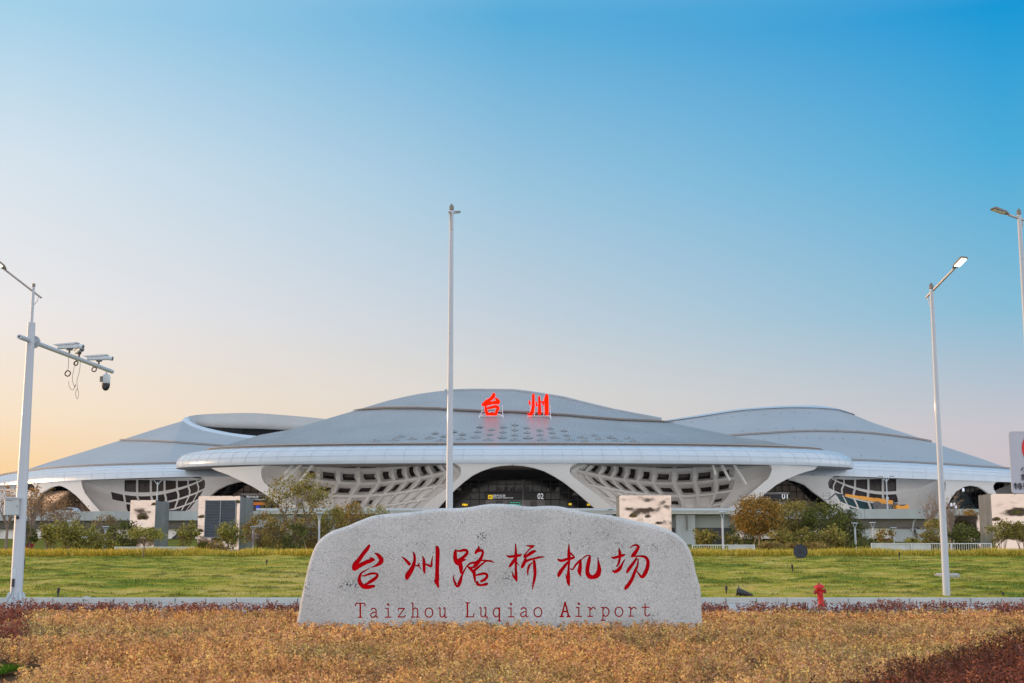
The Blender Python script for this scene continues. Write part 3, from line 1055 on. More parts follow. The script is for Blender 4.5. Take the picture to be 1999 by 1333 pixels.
def bowl(parent, name, LB, RB, skin, vs, ws, win, mat, pane_mat, rib, sag, recess, depth, dv=95.0, top=904.5, lean=0.0, setback=1.3, pane_name="window_pane"):
    """hollow lattice shell set back behind a facade opening. vs: row edges, ws: column edges,
    win(i, j) -> None (plain), 'c' (closed coffer) or the window's place in the cell (a0, a1, b0, b1)"""
    lt = sorted([(y, x) for x, y in LB]); rt = sorted([(y, x) for x, y in RB])
    def S(w, v, push=0.0):
        if v < vs[1]:
            v = vs[1] + (v - vs[1]) * math.sin(math.pi * min(max(w, 0.0), 1.0)) ** 1.2
        y0 = top + dv * v
        yb = max(y0, top)
        xl, xr = interp(yb, lt) - 2, interp(yb, rt) + 2
        if y0 > lt[-1][0]:
            k = y0 - lt[-1][0]
            xl += 0.8 * k; xr -= 0.8 * k
        h = math.sin(math.pi * min(max(w, 0.0), 1.0))
        we = w - lean * max(v, 0) * h * 1.3 * (w if lean > 0 else 1 - w)
        px, py = xl + (xr - xl) * we, y0 + sag * (1.0 - 0.25 * max(v, 0)) * h ** 0.85
        pl, pr = on_skin(xl, min(yb, 1000), skin), on_skin(xr, min(yb, 1000), skin)
        Y = pl.y * (1 - w) + pr.y * w + setback + depth * h ** 0.6 + push
        p = at(px, py, Y)
        p.z += push * 0.12
        return p
    m, panes = MB(), []
    SUB = 4
    for i in range(len(vs) - 1):
        for j in range(len(ws) - 1):
            w = win(i, j)
            def G(a, b, push=0.0):
                return S(ws[j] + (ws[j + 1] - ws[j]) * a, vs[i] + (vs[i + 1] - vs[i]) * b, push)
            if w is None:
                m.grid([[G(a / SUB, b / 2) for a in range(SUB + 1)] for b in range(3)])
                continue
            ra, rb = rib, rib * 1.1
            ringp = lambda a0, a1, b0, b1: [(a0, b0), ((a0 + a1) / 2, b0), (a1, b0), (a1, (b0 + b1) / 2), (a1, b1), ((a0 + a1) / 2, b1), (a0, b1), (a0, (b0 + b1) / 2)]
            out, inn = ringp(0, 1, 0, 1), ringp(ra, 1 - ra, rb, 1 - rb)
            if w == 'c':
                q = ringp(ra + .06, 1 - ra - .06, rb + .14, 1 - rb)
                m.grid([[G(*p) for p in out], [G(*p) for p in inn], [G(*p, recess * 0.45) for p in q]], close=True)
                m.grid([[G(q[0][0] + (q[2][0] - q[0][0]) * a, q[0][1] + (q[4][1] - q[0][1]) * b, recess * 0.45) for a in (0, .5, 1)] for b in (0, .5, 1)])
                continue
            q = ringp(*w)
            if recess > 0:
                m.grid([[G(*p) for p in out], [G(*p) for p in inn], [G(*p, recess) for p in q], [G(*p, recess + 0.3) for p in q]], close=True)
            else:
                m.grid([[G(*p) for p in out], [G(*p) for p in q], [G(*p, 0.35) for p in q]], close=True)
            pm = MB()
            pm.grid([[G(w[0] + (w[1] - w[0]) * a, w[2] + (w[3] - w[2]) * b, recess + 0.22) for a in (0, .5, 1)] for b in (0, .5, 1)])
            panes.append((i, pm))
    o = m.build(name, mat, parent, fix=False)
    bm = bmesh.new(); bm.from_mesh(o.data)
    bmesh.ops.remove_doubles(bm, verts=bm.verts, dist=0.002)
    bmesh.ops.recalc_face_normals(bm, faces=bm.faces)
    bm.to_mesh(o.data); bm.free()
    for i, pm in panes:
        pm.build(pane_name, pane_mat(i) if callable(pane_mat) else pane_mat, o, fix=False)
    return o

# traced edges (photo pixels) ------------------------------------------------
ARCH_L = [(1001, 904.2), (1001, 907.7), (981, 908.5), (961, 912), (940.5, 919), (923, 927.5), (903, 942.6), (883, 961), (869, 977), (858, 989), (850, 999)]
ARCH_R = [(1001, 904.2), (1001, 907.7), (1021.5, 909), (1042, 913), (1062, 919), (1082, 929.4), (1102.6, 942.6), (1123, 958.8), (1143, 976), (1161, 992), (1168, 999)]
BL_R = [(886, 904.2), (894, 907.5), (899, 913), (900.4, 919), (899, 926), (895, 933), (885, 942), (869, 955), (848, 971), (826, 989), (812, 999)]
BR_L = [(1127, 904.2), (1119, 907), (1113.6, 912), (1111.7, 918), (1113.4, 925), (1121, 932), (1143, 949), (1169, 969), (1188, 985), (1202, 999)]
BR_R = [(1503, 906.5), (1506, 910), (1507, 917), (1504, 926), (1499, 935), (1490, 942), (1469, 960), (1442.6, 981), (1416, 994), (1408, 999)]
OUT_R = [(1596, 910.5), (1590, 916.5), (1574, 920.5), (1555.5, 926.7), (1534.5, 936), (1516, 946), (1495, 962), (1469, 983), (1458, 992), (1448, 999)]
BL_L = [(516, 908.5), (511, 913), (509.4, 920), (510.5, 931), (514, 940), (524.5, 950), (546, 966), (572, 984), (590, 996), (594, 999)]
OUT_L = [(412, 913.5), (420, 918), (443, 926), (465, 936), (492, 949), (519, 965.5), (535, 978), (548, 990), (556, 999)]

RIDGE_PX = [(405, 880.5, 262), (438, 873.5, 265), (460, 869.5, 269), (500, 859, 273), (516, 854.5, 275), (560, 841.5, 275), (640, 818, 275), (700, 800.5, 275), (760, 784.5, 275), (820, 772.3, 275), (860, 767, 275), (920, 765.6, 275), (1000, 766.2, 275), (1030, 769.5, 275),
            (1060, 774, 275), (1100, 780.5, 275), (1150, 793, 275), (1200, 805, 275), (1290, 822, 275), (1400, 845, 275), (1480, 862, 273), (1540, 873, 267), (1590, 881, 262)]
RIDGE = [(p.x, p.z) for p in (at(*q) for q in RIDGE_PX)]
GUT = lambda x, y, d: (0.5 + (x - 0.5) * (1 - d * 0.95 / LIP_A), LIP_C + (y - LIP_C) * (1 - d / LIP_F))
def gut_y(x, d=5.5):
    """depth of the front roof edge above column x"""
    k = 1 - d * 0.95 / LIP_A
    u = min(abs((x - 0.5) / k) / LIP_A, 0.99999)
    return LIP_C - LIP_F * (1 - d / LIP_F) * (1 - u ** 2.2) ** (1 / 2.2)
GUT_HALF = LIP_A * (1 - 5.5 * 0.95 / LIP_A)
def gut_z(y):
    return lip_z(y) + 3.45
def roof_z(x, s, yg):
    zg = gut_z(yg)
    return zg + (interp(x, RIDGE) - zg) * max(0, s) ** 1.3

def build_hall():
    root = thing("terminal_hall", "middle terminal hall with white saucer roof, rounded eave and red rooftop characters", "airport terminal", (0, 0, 0))
    # --- fascia: rolled edge of white panels, with the joints as real gaps in a panel grid
    prof = [(0.0, 0.0), (-0.12, 0.12), (-0.15, 0.7), (0.0, 1.32), (0.03, 1.36), (0.35, 1.85), (0.95, 2.35), (1.0, 2.38), (1.9, 2.75), (3.1, 3.05), (4.4, 3.25), (5.4, 3.35)]
    NT = 420
    ts = [2 * math.pi * i / NT for i in range(NT + 1)]
    # even spacing by length
    ring = resample([lip_xy(t) for t in np.linspace(0, 2 * math.pi, 1500)], NT + 1)
    mb = MB()
    rows = []
    for d, h in prof:
        row = []
        for x, y in ring[:-1]:
            gx, gy = GUT(x, y, d)
            row.append((gx, gy, lip_z(y) + h))
        rows.append(row)
    mb.grid(rows, close=True)
    mb.build("fascia", M['fascia'], root, smooth='all')
    # panel joints: thin dark inlays following the fascia
    mb = MB()
    for i in range(0, NT, 4):
        if i * 360 / NT > 200: continue
        x, y = ring[i]
        pts = []
        for d, h in prof[1:]:
            gx, gy = GUT(x, y, d - 0.02)
            pts.append((gx, gy, lip_z(y) + h + 0.02))
        mb.tube(pts, 0.022, 4, caps=False)
    for d, h in (prof[3], prof[6]):
        pts = []
        for i in range(-10, int(NT * 0.56)):
            x, y = ring[i % NT]
            gx, gy = GUT(x, y, d - 0.02)
            pts.append((gx, gy, lip_z(y) + h + 0.02))
        mb.tube(pts, 0.022, 4, caps=False)
    mb.build("panel_joints", M['joint'], root, fix=False)
    # --- gutter channel between fascia and roof
    mb = MB()
    for r0, dz, dd, in ((0.26, -0.05, 5.5),):
        pts = []
        for x, y in ring:
            gx, gy = GUT(x, y, dd)
            pts.append((gx, gy, lip_z(y) + 3.38 + dz))
        mb.tube(pts, r0, 6, caps=False)
    mb.build("gutter", M['gutter'], root, fix=False)
    mb = MB()
    pts = []
    for x, y in ring:
        gx, gy = GUT(x, y, 5.95)
        pts.append((gx, gy, lip_z(y) + 3.78))
    mb.tube(pts, 0.13, 6, caps=False)
    mb.build("gutter_rail", M['gutter_edge'], root, fix=False)
    # --- soffit under the eave
    mb = MB()
    rows = []
    for k in range(9):
        d = 0.05 + k * 3.2
        rows.append([(*GUT(x, y, d), lip_z(y) + 0.06 + 0.03 * k) for x, y in ring[:-1]])
    mb.grid(rows, close=True)
    mb.build("soffit", M['soffit'], root, fix=False)
    # --- roof of ribbed sheet: real ribs, run from the gutter up to the ridge
    def tier(x):
        u = abs(x - 0.3) / 33.0
        return min(1.0, 0.66 + 0.34 * u ** 2.2)
    def roof_pt(x, s, lift=0.0):
        yg = gut_y(x, 5.9)
        yr = max(275.0 - 0.0 * x, yg + 1.0)
        if abs(x) > 46: yr = max(yg + 0.4, 275 - (abs(x) - 46) * 1.0)
        y = yg + (yr - yg) * s
        return Vector((x, y, roof_z(x, s, yg) + lift))
    xs = []
    x = -GUT_HALF + 0.9
    rib = 0.42
    while x < GUT_HALF + 0.3:
        xs += [(x, 0.0), (x + 0.13, 0.0), (x + 0.15, 0.075), (x + 0.19, 0.075), (x + 0.21, 0.0)]
        x += rib
    SN = 22
    low, up = MB(), MB()
    rows = []
    for k in range(SN + 1):
        rows.append([roof_pt(x, tier(x) * k / SN, h + (0.12 if k else 0.05)) for x, h in xs])
    low.grid(rows)
    rows = []
    for k in range(9):
        rows.append([roof_pt(x, tier(x) + (1.0 - tier(x)) * k / 8, h + 0.12 + min(0.3, 1.6 * (1 - tier(x)))) for x, h in xs if abs(x - 0.3) < 32.9])
    up.grid(rows)
    lo_o = low.build("lower_roof", M['roof'], root, fix=False)
    up_o = up.build("upper_roof", M['roof'], root, fix=False)
    # back slope closes the roof
    mb = MB()
    rows = []
    xx = np.linspace(-GUT_HALF + 1, GUT_HALF - 1, 90)
    for k in range(8):
        s = k / 7
        row = []
        for x in xx:
            p = roof_pt(x, 1.0, 0.1)
            u = min(abs(x / GUT_HALF), 1)
            yb = LIP_C + LIP_B * 0.86 * max(1 - u ** 2.2, 0.0) ** 0.45 + 1
            yb = max(yb, p.y + 0.2)
            row.append((x, p.y + (yb - p.y) * s, p.z + (21.0 - p.z) * s ** 1.3))
        rows.append(row)
    mb.grid(rows)
    mb.build("rear_roof", M['roof'], root, smooth='all', fix=False)
    # tier edge: dark gap with a pale rail
    mb, mb2, mb3 = MB(), MB(), MB()
    pts = [roof_pt(x, tier(x), 0.18) for x in np.linspace(-33, 33.5, 80)]
    tap = [min(1, 0.25 + 0.12 * min(i, len(pts) - 1 - i)) for i in range(len(pts))]
    mb.tube([p + Vector((0, -0.12, 0.10)) for p in pts], [0.17 * k for k in tap], 6)
    mb2.tube([p + Vector((0, -0.3, 0.10 + 0.28 * k)) for p, k in zip(pts, tap)], [0.09 * k for k in tap], 6)
    mb.build("roof_step", M['gutter'], root, fix=False)
    mb2.build("roof_step_rail", M['gutter_edge'], root, fix=False)
    # pale capping along the ridge
    pts = [roof_pt(x, 1.0, 0.3) for x in np.linspace(-14, 31, 70)]
    rows = [[p + Vector((0, 0.05, -0.12)) for p in pts], [p + Vector((0, -0.15, 0.4)) for p in pts], [p + Vector((0, 0.9, 0.6)) for p in pts], [p + Vector((0, 2.4, 0.2)) for p in pts]]
    mb3.grid(rows)
    mb3.build("ridge_capping", M['fascia'], root, fix=False)
    # --- skylights: diamond hoods on the lower roof
    bm = bmesh.new(); bm.from_mesh(lo_o.data)
    bvh = BVHTree.FromBMesh(bm); bm.free()
    A = [(520,445),(180,462),(405,466),(632,473),(860,478),(992,502),(292,490),(520,494),(757,497),(160,510),(403,515),(637,520),(880,521),(1020,545),(1290,547),(15,533),(277,538),(520,543),(765,543),(1170,567),(1447,565),(1617,579),(140,563),(395,564),(645,567),(905,568),(1335,583),(1500,597),(1670,605),(0,580),(262,589),(520,591),(775,590),(1045,588),(1205,604)]
    B = [(1035,523),(700,557),(455,600),(640,591),(810,580),(980,570),(1115,552),(1215,507),(1090,598)]
    spots = [(900 + x / 4.936, 740 + y / 4.936) for x, y in A] + [(640 + x / 4.936, 740 + y / 4.936) for x, y in B]
    first = None
    for px, py in spots:
        d = ray(px, py).normalized()
        hit, nrm, idx, dist = bvh.ray_cast(Vector((0, 0, CAMZ)), d)
        if hit is None: continue
        e = 0.25
        n_slope = Vector((0, -0.33, 1)).normalized()
        if first is None:
            mb = MB()
            w, l = 1.0, 1.35
            mb.add([(-w, 0, 0), (0, -l, 0), (w, 0, 0), (0, l, 0), (-.16, 0.0, .3), (.16, 0.0, .3), (0, .4, .26)],
                   [(0, 1, 4), (1, 5, 4), (1, 2, 5), (2, 3, 6, 5), (3, 0, 4, 6), (4, 5, 6)])
            mb.m[1] = 1
            mb.m[0] = mb.m[2] = 2
            ob = mb.build("skylight", [M['roof'], M['gutter'], M['skylight']], root, fix=False)
            first = ob
        else:
            ob = first.copy(); C.objects.link(ob); ob.parent = root
        ob.location = hit + Vector((0, 0, 0.10))
        # lie on the slope
        sl = (roof_pt(hit.x + 0.5, 0.5) - roof_pt(hit.x - 0.5, 0.5))
        ob.rotation_euler = (math.atan2(0.30, 1.0), -math.atan2(sl.z, sl.x), 0)
        k = 1.0 if py > 852 else 0.75
        ob.scale = (k, k, k)
    # --- facade
    top_c = [(886, 904.2), (1001, 904.2)]
    shell("facade_shell", [(BL_R, ARCH_L), (BR_L, ARCH_R)], root, hall_skin, M['white_shell'])
    shell("facade_shell", [(BR_R, OUT_R)], root, hall_skin, M['white_shell'])
    shell("facade_shell", [(BL_L, OUT_L)], root, hall_skin, M['white_shell'])
    # --- lattice bowls
    VS = [-.48, -.2, .1, .38, .66, .96]
    WS = [0.0, .09, .18, .285, .39, .495, .60, .675, .74, .80, .862, .925, .97, 1.0]
    WIN = {(1, 2): (.34, .82, .46, .84), (1, 3): (.24, .82, .4, .84), (1, 4): (.22, .8, .4, .84), (1, 5): (.26, .8, .4, .8), (1, 6): (.3, .7, .32, .82),
           (0, 3): (.2, .84, .4, .84), (0, 4): (.18, .84, .4, .84), (0, 5): (.18, .84, .4, .84), (0, 6): (.2, .8, .4, .84), (0, 7): (.25, .75, .3, .8), (0, 8): (.25, .75, .3, .8), (0, 9): (.25, .75, .3, .8),
           (1, 7): (.32, .7, .24, .86), (1, 8): (.34, .68, .22, .86), (1, 9): (.35, .67, .22, .86), (1, 10): (.36, .66, .24, .86),
           (2, 2): (.34, .84, .5, .84), (2, 3): (.26, .82, .5, .84), (2, 4): (.22, .80, .48, .82), (2, 5): (.28, .82, .44, .76), (2, 6): (.32, .74, .40, .82), (2, 7): (.36, .68, .38, .86),
           (2, 8): (.38, .66, .38, .86), (2, 9): (.4, .66, .36, .84), (2, 10): (.42, .64, .36, .8),
           (3, 2): (.3, .82, .62, .82), (3, 5): (.30, .80, .48, .76), (3, 6): (.4, .62, .5, .82)}
    def wl_(i, j):
        if (i, j) in WIN: return WIN[(i, j)]
        if 2 <= j <= 11 and i >= 1: return 'c'
        return None
    def wr_(i, j):
        w = wl_(i, len(WS) - 2 - j)
        return w if w in (None, 'c') else (1 - w[1], 1 - w[0], w[2], w[3])
    bowl(root, "lattice_shell", BL_L, BL_R, hall_skin, VS, WS, wl_, M['white_shell'], M['pane'], 0.085, 31, 1.7, 9.0, lean=0.16, setback=2.2)
    bowl(root, "lattice_shell", BR_L, BR_R, hall_skin, VS, [1 - w for w in WS[::-1]], wr_, M['white_shell'], M['pane'], 0.085, 31, 1.7, 9.0, lean=-0.16, setback=2.2)
    # raking struts below the soffit
    for (x0, y0, x1, y1) in ((1391, 905, 1397, 926), (1408, 905, 1424, 937), (1432, 905, 1456, 945), (1142, 905, 1116, 921),
                             (611, 905, 586, 940), (588, 906, 551, 940), (572, 906, 556, 925), (878, 905, 896, 918)):
        mb = MB()
        mb.beam(on_skin(x0, y0, lambda x, z: hall_skin(x, z) + 4), on_skin(x1, y1, lambda x, z: hall_skin(x, z) + 2.0), 0.35, 0.35)
        mb.build("strut", M['white_shell'], root)
    # --- glazed wall and entrance behind the middle arch
    GY = 249.0
    gp = lambda px, py, y=GY: at(px, py, y)
    mb = MB()
    mb.prism([gp(840, 935), gp(1170, 935), gp(1170, 1004), gp(840, 1004)], (0, 0.15, 0))
    gl = mb.build("glass_wall", M['dark_glass'], root)
    mb = MB()
    for px in np.arange(848, 1170, 17.5):
        a, b = gp(px, 936, GY - 0.1), gp(px, 1003, GY - 0.1)
        mb.beam(b, Vector((b.x, b.y, a.z)), 0.14, 0.3)
    for py in (945, 961, 975):
        mb.beam(gp(842, py, GY - 0.12), gp(1168, py, GY - 0.12), 0.2, 0.14)
    mb.build("mullions", M['mullion'], root)
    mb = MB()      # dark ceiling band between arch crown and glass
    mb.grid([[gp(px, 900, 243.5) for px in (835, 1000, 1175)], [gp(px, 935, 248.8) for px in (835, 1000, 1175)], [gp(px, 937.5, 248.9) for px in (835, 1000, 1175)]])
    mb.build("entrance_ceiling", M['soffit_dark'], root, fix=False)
    for x0, y0, x1, y1 in ((966, 952, 980, 959), (981, 950, 993, 960), (994, 949, 1006, 959), (1008, 950.5, 1020, 959.5), (1021.5, 949, 1033.5, 959), (1035, 955, 1043, 960),
                           (920, 953, 930, 961), (915, 963, 924, 970), (1080, 956, 1092, 970), (1066, 953, 1072, 959), (1084, 951, 1092, 957), (892, 952, 900, 958), (1116, 962, 1126, 967)):
        mb = MB(); mb.prism([gp(x0, y1 - .5, GY - 0.04), gp(x1, y1, GY - 0.04), gp(x1, y0 + .4, GY - 0.04), gp(x0 + (x1 - x0) * .35, y0, GY - 0.04)], (0, 0.03, 0))
        mb.build("pale_glass_patch", M['interior_grey'], root)  # pale grey quads laid on the front of the glass wall
    # porch with sign band
    PY = 244.5
    q = lambda px, py: at(px, py, PY)
    mb = MB()
    a, b = q(946, 961.5), q(1066, 975)
    mb.box(((a.x + b.x) / 2, PY + 2.1, (a.z + b.z) / 2), (b.x - a.x, 4.0, a.z - b.z))
    band = mb.build("sign_band", M['sign_black'], root)
    mb = MB()
    a, b = q(945, 958.2), q(1067, 961.2)
    mb.box(((a.x + b.x) / 2, PY + 2.0, (a.z + b.z) / 2), (b.x - a.x, 4.4, a.z - b.z))
    mb.build("porch_roof", M['mullion'], root)
    mb = MB()
    a, b = q(948, 975.3), q(1064, 1003)
    mb.box(((a.x + b.x) / 2, PY + 2.3, (a.z + b.z) / 2), (b.x - a.x, 3.4, a.z - b.z))
    mb.build("porch_wall", M['interior_grey'], root)
    for x0, x1, mt in ((968, 981, 'dark_glass'), (994, 1017, 'dark_glass'), (1036, 1046, 'dark_glass')):
        mb = MB(); mb.prism([q(x0, 1002), q(x1, 1002), q(x1, 978), q(x0, 978)], (0, 0.5, 0)); mb.build("door", M[mt], root)
    mb = MB()
    for k in range(4):
        for r in range(2):
            x0 = 995 + k * 5.6; y0 = 979 + r * 3.4
            mb.prism([at(x0, y0 + 2.3, PY - 0.05), at(x0 + 4.4, y0 + 2.3, PY - 0.05), at(x0 + 4.4, y0 + 1.7, PY - 0.05), at(x0, y0 + 1.7, PY - 0.05)], (0, 0.04, 0))
    mb.build("led_display", M['led_green'], root)
    mb = MB(); mb.prism([at(952.7, 974, PY - 0.06), at(961.6, 974, PY - 0.06), at(961.6, 966, PY - 0.06), at(952.7, 966, PY - 0.06)], (0, 0.05, 0))
    mb.build("departure_symbol", M['sign_yellow'], band)
    mb = MB()
    pl = [(954.2, 968.6), (956.4, 968.6), (960.4, 970.6), (960.2, 971.3), (957, 970.7), (954.6, 972.3), (954, 972.1), (955.4, 970.3)]
    mb.prism([at(x, y, PY - 0.09) for x, y in pl[::-1]], (0, 0.03, 0)); mb.build("aircraft_mark", M['black'], band)
    text("国内出发", at(962.6, 969.6, PY - 0.07), 0.42, M['sign_white'], band)
    text("Domestic Departures", at(962.6, 973.4, PY - 0.07), 0.30, M['sign_white'], band)
    text("02", at(1049.5, 974, PY - 0.07), 1.02, M['sign_white'], band, width=1.06)
    # side entrances: glass with a painted reflection, sign band and doors seen through the outer arches
    for side in (-1, 1):
        if side < 0:
            xa, xb, ytop, ybot = 400, 545, 935, 1003
        else:
            xa, xb, ytop, ybot = 1440, 1640, 934, 1000
        YY = 277.0
        g2 = lambda px, py, y=YY: at(px, py, y)
        mb = MB(); mb.prism([g2(xa, ybot), g2(xb, ybot), g2(xb, ytop), g2(xa, ytop)], (0, 0.2, 0)); mb.build("glass_wall", M['dark_glass'], root)
        mb = MB()
        for px in np.arange(xa + 4, xb, 14):
            a, b = g2(px, ytop, YY - 0.1), g2(px, ybot, YY - 0.1)
            mb.beam(b, Vector((b.x, b.y, a.z)), 0.15, 0.25)
        for py in (947, 960, 975, 988):
            mb.beam(g2(xa, py, YY - 0.1), g2(xb, py, YY - 0.1), 0.2, 0.15)
        mb.build("mullions", M['mullion'], root)
        mb = MB()
        tri = [(455, 965), (485, 944), (530, 944), (545, 1002), (455, 1002)] if side < 0 else [(1446, 1000), (1446, 975), (1512, 940), (1534, 938), (1552, 946), (1600, 992), (1604, 1000)]
        mb.prism([g2(x, y, YY - 0.05) for x, y in tri], (0, 0.04, 0)); mb.build("glass_patch", M['lit_reflection'], root)  # beige paint on the glass stands for a sunlit reflection
        if side < 0:
            PY2 = 268.0
            r = lambda px, py: at(px, py, PY2)
            mb = MB(); a, b = r(468, 967), r(524, 979); mb.box(((a.x + b.x) / 2, PY2 + 1.5, (a.z + b.z) / 2), (b.x - a.x, 3, a.z - b.z))
            bd = mb.build("sign_band", M['sign_black'], root)
            mb = MB(); a, b = r(471, 963.4), r(526, 966.8); mb.box(((a.x + b.x) / 2, PY2 + 1.4, (a.z + b.z) / 2), (b.x - a.x, 3.4, a.z - b.z))
            mb.build("porch_roof", M['interior_pale'], root)
            mb = MB(); a, b = r(484, 980), r(513, 985.5); mb.box(((a.x + b.x) / 2, PY2 + 1.5, (a.z + b.z) / 2), (b.x - a.x, 2.6, a.z - b.z))
            mb.build("shop_front", M['shop_orange'], root)
            mb = MB(); a, b = r(484, 985.6), r(513, 997); mb.box(((a.x + b.x) / 2, PY2 + 1.8, (a.z + b.z) / 2), (b.x - a.x, 2.0, a.z - b.z))
            mb.build("shop_window", M['dark_glass'], root)
            mb = MB(); a, b = r(499, 987), r(505, 996); mb.box(((a.x + b.x) / 2, PY2 + 0.7, (a.z + b.z) / 2), (b.x - a.x, 0.3, a.z - b.z))
            mb.build("shop_screen", M['blue_screen'], root)
            text("国内出发", r(481, 972), 0.46, M['sign_white'], bd)
            text("Domestic Departures", r(481, 976.5), 0.31, M['sign_white'], bd)
        else:
            PY2 = 262.0
            r = lambda px, py: at(px, py, PY2)
            mb = MB(); a, b = r(1464, 965), r(1539, 976); mb.box(((a.x + b.x) / 2, PY2 + 1.5, (a.z + b.z) / 2), (b.x - a.x, 3, a.z - b.z))
            bd = mb.build("sign_band", M['sign_navy'], root)
            mb = MB(); a, b = r(1486, 960.5), r(1540, 964.8); mb.box(((a.x + b.x) / 2, PY2 + 1.4, (a.z + b.z) / 2), (b.x - a.x, 3.4, a.z - b.z))
            mb.build("porch_roof", M['interior_pale'], root)
            for x0, x1 in ((1505, 1509), (1511, 1519.5), (1522, 1530), (1532, 1536)):
                mb = MB(); a, b = r(x0, 979), r(x1, 996); mb.box(((a.x + b.x) / 2, PY2 + 1.0, (a.z + b.z) / 2), (b.x - a.x, 0.3, a.z - b.z))
                mb.build("door", M['interior_grey'], root)
            text("国内出发", r(1470, 970), 0.40, M['sign_white'], bd)
            text("Domestic Departures", r(1470, 974.4), 0.28, M['sign_white'], bd)
            text("01", r(1526.5, 973.6), 1.0, M['sign_white'], bd, width=1.12)
    # people-high clutter behind the middle arch, lit yellow lamps
    for px, py in ((905, 985), (910, 985.5), (1113, 984), (1149, 985)):
        mb = MB(); p = at(px, py, 246.5); mb.box(p, (0.55, 0.3, 0.35)); mb.build("yellow_lamp", M['sign_yellow'], root)
    return root, lo_o

def text(s, p, h, mat, parent, width=None, name="lettering"):
    """real lettering, lower left corner at p, h = capital height in metres, on a plane facing the camera side"""
    cu = bpy.data.curves.new("t", 'FONT')
    cu.body = s
    cu.size = h / 0.72
    cu.extrude = 0.02
    ob = bpy.data.objects.new("t", cu)
    C.objects.link(ob)
    dg = bpy.context.evaluated_depsgraph_get()
    me = bpy.data.meshes.new_from_object(ob.evaluated_get(dg))
    bpy.data.objects.remove(ob)
    bpy.data.curves.remove(cu)
    co = np.zeros(len(me.vertices) * 3)
    me.vertices.foreach_get("co", co)
    co = co.reshape(-1, 3)
    if len(co):
        co[:, 0] -= co[:, 0].min()
        co[:, 1] -= co[:, 1].min()
        co[:, 1] *= h / max(co[:, 1].max(), 1e-6)
        if width:
            co[:, 0] *= width / max(co[:, 0].max(), 1e-6)
    w = np.stack([p.x + co[:, 0], p.y - co[:, 2], p.z + co[:, 1]], 1)
    me.vertices.foreach_set("co", w.astype(np.float32).ravel())
    me.materials.clear()
    me.materials.append(mat)
    me.update()
    return link(name, me, parent)

M['joint'] = pmat("panel_joint", lin(178, 186, 195), 0.7)
M['soffit'] = pmat("soffit_grey", lin(120, 116, 114), 0.7, var=0.06, scale=0.5)
M['skylight'] = pmat("skylight_hood", lin(118, 124, 128), 0.4, var=0.15)
M['interior_grey'] = pmat("interior_grey", lin(168, 166, 168), 0.6, var=0.1)
M['interior_pale'] = pmat("interior_pale", lin(176, 172, 170), 0.6, var=0.06)
M['sign_black'] = pmat("sign_black", lin(30, 32, 38), 0.4)
M['sign_navy'] = pmat("sign_navy", lin(34, 42, 62), 0.4)
M['sign_white'] = pmat("sign_letter_light", lin(235, 235, 240), 0.5, emit=(0.9, 0.92, 1.0), estr=0.55)
M['sign_yellow'] = pmat("sign_yellow_light", lin(240, 200, 30), 0.5, emit=(1.0, 0.66, 0.03), estr=0.6)
M['led_green'] = pmat("led_green", lin(20, 200, 150), 0.5, emit=(0.02, 0.8, 0.55), estr=0.9)
M['shop_orange'] = pmat("shop_orange", lin(210, 120, 50), 0.5, emit=(0.8, 0.25, 0.04), estr=0.25)
M['blue_screen'] = pmat("blue_screen", lin(30, 50, 190), 0.4, emit=(0.02, 0.05, 0.7), estr=0.5)

hall, hall_roof = build_hall()
# ------------------------------------------------------------------ the two wings behind
def loft_roof(bot, top, n=90, m=16, curve=0.0):
    """surface between matched 3-D polylines"""
    A, B = resample3(bot, n), resample3(top, n)
    return [[a.lerp(b, k / m) + Vector((0, 0, -curve * math.sin(math.pi * k / m))) for a, b in zip(A, B)] for k in range(m + 1)]

def resample3(P, n):
    out = []
    k = (len(P) - 1) / (n - 1)
    for i in range(n):
        t = i * k
        j = min(int(t), len(P) - 2)
        out.append(P[j].lerp(P[j + 1], t - j))
    return out

